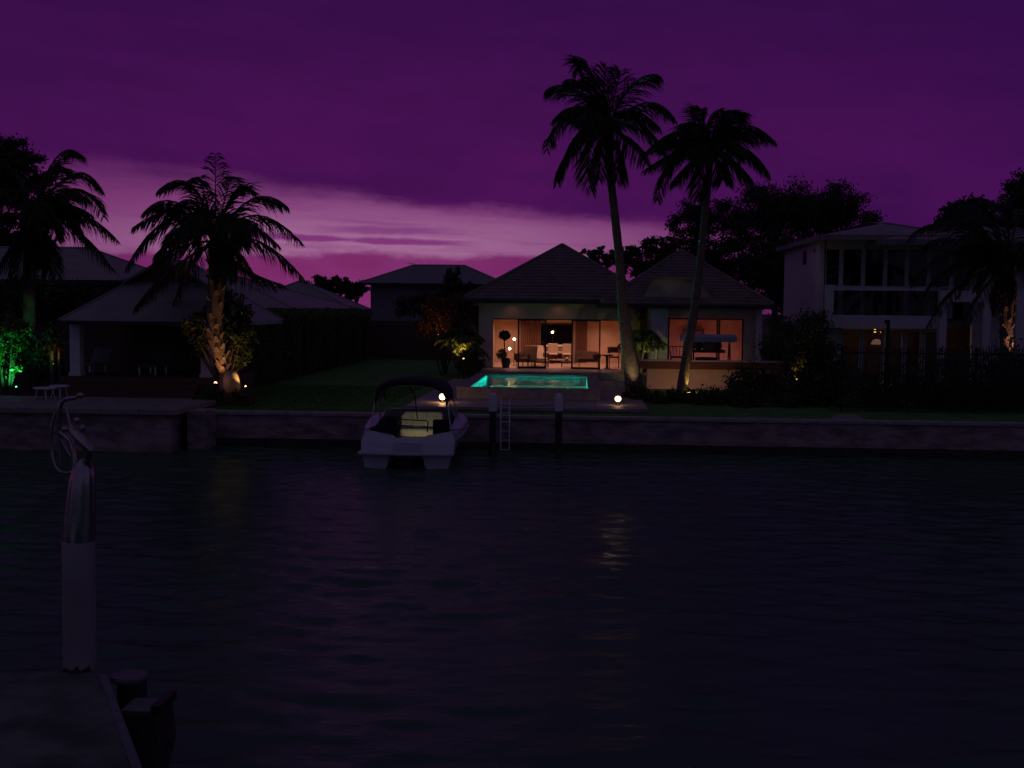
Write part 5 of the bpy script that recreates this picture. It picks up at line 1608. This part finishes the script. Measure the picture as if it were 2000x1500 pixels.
# pendant lamps seen through the ground-floor glass
def pend(px, py, Y, r, col, st, lab, dome=False, e=0.0):
    c = P(px, py, Y)
    t = thing('pendant_lamp', lab, 'lamp', (c.x, Y, zsl0))
    if dome:
        MB().lathe([(r, -r * .45), (r * .96, -r * .2), (r * .75, r * .25), (r * .4, r * .5), (0.02, r * .56)], c, 20).build('lamp_shade', emit('shade_%d' % px, col, st), t)
    else:
        MB().ball(c, r).build('globe', emit('pend_%d' % px, col, st), t)
    MB().tube([(c.x, Y, c.z + r * .5), (c.x, Y, zsl0 + .04)], 0.012, 5).build('cord', M_BLACK, t)
    if e: lamp('POINT', (c.x, Y, c.z - r), e, col, t, 0.1)
pend(1709, 646.5, 56.2, 0.075, (1.0, 0.55, 0.12), 4, 'brighter of the two small pendant globes in the white house')
pend(1721, 648, 56.6, 0.05, (1.0, 0.35, 0.12), 3, 'fainter small pendant globe beside the bright one')
pend(1712, 668, 55.6, 0.24, (1.0, 0.62, 0.42), 0.32, 'pale dome lampshade glowing behind the black fence', True, 22.0)

# ------------------------------------------------------------------ black picket fence
FY = 39.5
fx0, fx1 = P(1642, 745, FY).x, P(2030, 745, FY).x
fz1 = P(1820, 679, FY).z
pf = thing('picket_fence', 'black upright-bar metal fence along the seawall before the white house', 'fence', ((fx0 + fx1) / 2, FY, 0))
bar_me = None
nb = int((fx1 - fx0) / 0.085)
for k in range(nb):
    x = fx0 + k * 0.085
    if bar_me is None:
        o = MB().box(x - 0.014, x + 0.014, FY, FY + 0.028, -0.02, fz1).build('bar', M_BLACK, pf, own=True)
        bar_me = o
    else:
        o = bar_me.copy(); COL.objects.link(o); o.location.x = x - wloc(pf).x
for z in (0.12, fz1 - 0.22):
    MB().box(fx0, fx1, FY + 0.03, FY + 0.065, z, z + 0.05).build('rail', M_BLACK, pf)
for k in range(4):
    x = fx0 + k * 2.1 + 0.04
    MB().box(x - 0.03, x + 0.03, FY + 0.07, FY + 0.13, -0.02, fz1 + 0.02).build('post', M_BLACK, pf)
x = P(1733, 690, 40.6).x
t = thing('garden_post', 'slim dark square post standing above the black fence', 'post', (x, 40.6, 0))
MB().box(x - 0.05, x + 0.05, 40.55, 40.65, 0, P(1733, 632, 40.6).z).build('shaft', M_BLACK, t)
MB().box(x - 0.11, x + 0.05, 40.53, 40.67, P(1733, 632, 40.6).z + .002, P(1733, 625, 40.6).z).build('head', M_BLACK, t)
# pale path end by the fence
m = MB(); m.add([(P(1618, 812, 36.6).x, 36.5, 0.006), (P(1690, 815, 36.6).x, 36.5, 0.006), (P(1690, 815, 36.6).x + .1, 38.4, 0.006), (P(1640, 812, 38).x, 38.4, 0.006)], [(0, 1, 2, 3)])
tag(m.build('path', M_PAVE), kind='structure')

# ------------------------------------------------------------------ garden plants
def shrub(name, label, blobs, Y, n, leaf, m=M_SHRUB, group=None, cat='shrub', base_z=0.0, depth=0.5):
    s = FPX / Y
    bx_ = sum(b[0] for b in blobs) / len(blobs)
    c = P(bx_, 740, Y)
    t = thing(name, label, cat, (c.x, Y, base_z), group)
    tot = sum(b[2] ** 2 for b in blobs)
    st = MB(); cs = []
    for b in blobs:
        r = b[2] / s
        q0 = P(b[0], b[1], Y + random.uniform(-depth, depth))
        st.tube([(c.x + random.uniform(-.1, .1), Y, base_z - .03), (c.x * .5 + q0.x * .5, (Y + q0.y) / 2, base_z * .5 + q0.z * .5), q0], [0.04, 0.03, 0.012], 5)
        k = max(6, int(14 * r / 0.5))
        q = rng.normal(size=(k, 3)); q /= np.linalg.norm(q, axis=1, keepdims=True); q *= r * rng.uniform(0.4, 1, size=(k, 1)) ** .6
        nn = int(n * b[2] ** 2 / tot)
        pk = rng.integers(0, k, nn)
        cs.append(np.array(q0) + q[pk] + rng.normal(size=(nn, 3)) * 0.3 * r)
    a = np.concatenate(cs)
    a = a[a[:, 2] > base_z]
    st.build('stems', M_BARK, t)
    foliage('foliage', a, leaf, m, t, 0.5, 0.2)
    return t

G_LOW = 'low shrubs along the terrace bed'
shrub('garden_shrub', 'low spreading shrub at the foot of the tall palm', [(1240, 772, 18), (1262, 776, 18), (1225, 780, 12), (1278, 782, 14)], 42.3, 1800, 0.13, group=G_LOW)
shrub('garden_shrub', 'low shrub under the lit terrace wall behind the slim palm', [(1315, 780, 18), (1345, 784, 18), (1300, 786, 14), (1290, 778, 12)], 41.8, 1700, 0.13, group=G_LOW)
shrub('garden_shrub', 'low shrub just clear of the slim palm, under the terrace', [(1385, 782, 20), (1415, 786, 18), (1400, 776, 12)], 41.8, 1700, 0.13, group=G_LOW)
shrub('garden_shrub', 'rounded dark shrub hiding the end of the lit terrace wall', [(1440, 748, 26), (1475, 742, 30), (1510, 750, 32), (1430, 765, 24), (1480, 770, 30), (1525, 775, 26)], 44.5, 5200, 0.13)
shrub('garden_shrub', 'low dark shrub below the rounded terrace-end shrub', [(1450, 790, 20), (1480, 790, 20), (1510, 792, 18), (1540, 790, 20)], 41.0, 2400, 0.13, group=G_LOW)
shrub('garden_shrub', 'tall dark shrub with small lit specks next to black fence', [(1590, 640, 28), (1560, 665, 28), (1610, 680, 30), (1580, 710, 36), (1620, 720, 28), (1555, 720, 24), (1590, 760, 40), (1630, 760, 26), (1560, 775, 28), (1620, 790, 24)], 42.0, 9500, 0.13, cat='shrub')
shrub('garden_shrub', 'dark shrub standing behind the terrace parapet end', [(1525, 640, 24), (1515, 670, 26), (1535, 690, 24), (1505, 690, 16)], 50.0, 3200, 0.13)
shrub('garden_shrub', 'low dark plants behind the base of the black fence', [(1680, 760, 34), (1740, 765, 36), (1790, 755, 42), (1850, 745, 46), (1910, 745, 46), (1970, 740, 50), (1880, 780, 34), (1940, 785, 36), (1720, 790, 26), (1820, 790, 30), (1995, 770, 44)], 41.5, 12000, 0.14)
shrub('garden_shrub', 'dark bushy garden bed beneath the twisted palm', [(400, 780, 18), (430, 784, 18), (460, 780, 16), (480, 786, 14), (455, 792, 14), (410, 790, 12)], 38.3, 2600, 0.12)
shrub('flowering_shrub', 'leafy shrub with floodlit yellow leaves climbing the twisted palm', [(470, 600, 20), (455, 640, 20), (475, 650, 16), (468, 680, 18), (460, 705, 16), (400, 625, 18), (380, 650, 18), (440, 590, 18), (475, 620, 14), (410, 600, 14), (370, 630, 14), (482, 690, 16), (490, 655, 14), (400, 662, 14), (390, 690, 12), (448, 640, 12)], 39.6, 5200, 0.15, m=M_SHRUB, base_z=0.3)
shrub('flowering_shrub', 'red-flowering shrub behind the fan palm at the lawn corner', [(850, 630, 22), (875, 625, 20), (830, 640, 18), (885, 600, 24), (850, 600, 20), (905, 610, 18)], 57.0, 2600, 0.16, m=M_RED)
shrub('garden_shrub', 'clipped dark shrub at the house corner behind the pool', [(905, 715, 14), (920, 712, 14), (935, 715, 11), (912, 702, 12), (930, 700, 10)], 53.2, 2200, 0.11)
shrub('garden_shrub', 'dark undergrowth between the pavilion and green-lit plant', [(90, 690, 26), (70, 720, 26), (110, 720, 22), (60, 670, 24), (100, 660, 22), (30, 690, 26), (0, 700, 30)], 43.5, 3800, 0.16, m=M_LEAF)
shrub('garden_shrub', 'dark bushy mass behind the far palm trunk', [(30, 600, 40), (90, 600, 34), (-20, 590, 40), (140, 590, 30), (60, 570, 30), (110, 570, 26), (180, 580, 20), (0, 640, 34)], 47.0, 7000, 0.18, m=M_LEAF)

def fan_plant(name, label, px, py, Y, z0, nf, L, m, cat='plant', ll=0.3, spread=0.8, stems=0, n=14, w=0.05, lean=None):
    c = P(px, py, Y)
    t = thing(name, label, cat, (c.x, Y, z0))
    for k in range(max(1, stems)):
        a = random.uniform(0, 6.28)
        b0 = Vector((c.x + (0.18 * math.cos(a) if stems > 1 else 0), Y + (0.18 * math.sin(a) if stems > 1 else 0), z0 - 0.02))
        tp_ = Vector((b0.x + random.uniform(-.15, .15), b0.y, max(z0 + 0.15, c.z + random.uniform(-.25, .1))))
        MB().tube([b0, b0.lerp(tp_, .5) + Vector((random.uniform(-.03, .03), 0, 0)), tp_], [0.06, 0.05, 0.045], 7).build('stem', M_TRUNK, t)
        for j in range(nf // max(1, stems)):
            az_ = j * 2.4 + random.uniform(-.3, .3)
            e = random.uniform(0.15, 1.25)
            l = L * random.uniform(0.75, 1.1)
            d = Vector((math.cos(az_), math.sin(az_), 0))
            mid = tp_ + d * l * 0.45 * math.cos(e) * spread + Vector((0, 0, l * 0.5 * math.sin(e) + 0.08 * l))
            tip = tp_ + d * l * (0.55 + 0.4 * math.cos(e)) * spread + Vector((0, 0, l * (0.75 * math.sin(e) - 0.32)))
            frond_mesh(MB(), tp_, mid, tip, ll, n, w, 0.4).build('frond', m, t)
    return t
fan_plant('arching_palm', 'arching palm plant floodlit yellow at the house corner', 903, 676, 53.0, 0.1, 30, 1.65, M_PALM2, ll=0.42, n=18, w=0.075, stems=2)
fan_plant('spiky_palm', 'green-lit cluster palm beside the pavilion', 14, 655, 40.6, 0.1, 36, 1.15, M_PALM2, ll=0.35, stems=4, n=14, w=0.05)
shrub('garden_shrub', 'bushy green-lit shrub round the stems of the cluster palm', [(0, 640, 20), (24, 650, 18), (8, 685, 20), (34, 672, 14), (-14, 670, 22), (20, 715, 14), (42, 640, 12)], 40.3, 3200, 0.17, m=M_PALM2)
fan_plant('spiky_palm', 'leafy palm clump lit yellow-green between the two houses', 1256, 672, 52.2, 0.45, 30, 1.1, M_PALM2, ll=0.34, stems=3, n=14, w=0.06)
fan_plant('spiky_palm', 'small strappy plant in front of the pale pier by the terrace', 1278, 690, 51.2, 0.45, 10, 0.7, M_PALM2, ll=0.25, stems=1, n=10, w=0.05)
fan_plant('strappy_plant', 'orange-lit slender plant beside the pavilion post', 108, 690, 42.4, 0.1, 9, 0.8, M_RED, ll=0.2, stems=3, n=8, w=0.05)

# boulder beside the twisted palm
c = P(452, 748, 38.9)
m = MB().ball((c.x, 38.9, c.z), 0.30, 0.28, 0.42, 18, 12)
m.v = [(x + 0.035 * math.sin(7 * z + 3 * x), y + 0.03 * math.sin(5 * x + 2 * z), z + 0.02 * math.sin(9 * x)) for x, y, z in m.v]
tag(m.build('boulder', M_BOULDER, own=True), 'smooth pale boulder leaning on the twisted palm foot', 'boulder')
# raised bed that carries them
c = P(440, 770, 39.4)
m = MB()
m.lathe([(1.05, 0.0), (0.98, 0.2), (0.75, 0.36), (0.3, 0.44), (0.02, 0.45)], (c.x, 39.4, 0.0), 24)
tag(m.build('planting_bed', M_GROUND), kind='structure')

# ------------------------------------------------------------------ garden spotlights
def spot(px, py, Y, target, energy, col, label, size=90, st=20, r=0.035, zb=None, cat='garden light', blend=0.7):
    c = P(px, py, Y)
    c.z = max(c.z, 0.16)
    z0 = zb if zb is not None else max(0.0, c.z - 0.25)
    t = thing('garden_spotlight', label, cat, (c.x, Y, z0))
    tv = Vector(target)
    d = (tv - c).normalized()
    MB().tube([(c.x, Y, z0 - .03), (c.x, Y, c.z - r)], 0.012, 6).build('stake', M_BLACK, t)
    MB().tube([c - d * r * 2.2, c + d * r * .2], [r * .8, r], 10).build('housing', M_BLACK, t)
    MB().ball(c + d * r * .35, r * .85, None, None, 10, 6).build('lens', emit('lens_%d_%d' % (px, py), col, st), t)
    lamp('SPOT', c + d * r * 1.8, energy, col, t, 0.03, target, size, blend)
    return t
WARM = (1.0, 0.43, 0.17)
spot(421, 750, 38.3, P(424, 668, 39.2), 42.0, WARM, 'bright spotlight at the foot of the twisted palm', 80, 16, 0.06)
spot(480, 756, 38.6, P(462, 660, 39.5), 34.0, (1.0, 0.55, 0.16), 'small spotlight at the edge of the lawn below yellow-lit leaves', 100, 14, 0.035)
spot(32, 757, 39.7, P(10, 660, 40.6), 95.0, (0.05, 1.0, 0.22), 'green spotlight under the cluster palm', 120, 12, 0.04)
spot(906, 702, 51.8, P(884, 640, 52.7), 70.0, (1.0, 0.55, 0.15), 'spotlight among the arching palm fronds at the house corner', 96, 6, 0.05)
spot(856, 655, 56.0, P(850, 625, 57.0), 9, (1.0, 0.42, 0.14), 'small spotlight under the red-flowering shrub', 110, 5, 0.04)
spot(1240, 772, 42.72, P(1233, 655, 43.5), 48, (1.0, 0.72, 0.36), 'spotlight in the low shrub at the tall palm foot', 56, 8, 0.04, blend=1.0)
spot(1346, 768, 42.75, P(1341, 712, 43.0), 34, (1.0, 0.72, 0.20), 'spotlight at the foot of the slim palm', 40, 10, 0.04, blend=1.0)
spot(1345, 778, 47.0, P(1345, 735, 49.3), 30.0, (1.0, 0.42, 0.18), 'spotlight washing the terrace wall', 140, 5, 0.04)
spot(1252, 704, 50.6, P(1256, 672, 52.2), 26, (0.9, 0.85, 0.25), 'spotlight under the palm clump between the houses', 130, 4, 0.03)
spot(1994, 712, 43.4, P(1968, 610, 44), 55.0, (1.0, 0.46, 0.25), 'spotlight at the foot of the stout palm', 60, 5, 0.03)
spot(1556, 742, 41.0, P(1556, 690, 41.8), 10, WARM, 'small spotlight among the tall dark shrub leaves', 60, 5, 0.03)
spot(104, 712, 41.8, P(108, 670, 42.4), 5, (1.0, 0.35, 0.10), 'hidden spotlight under the orange-lit plant', 90, 2, 0.025)
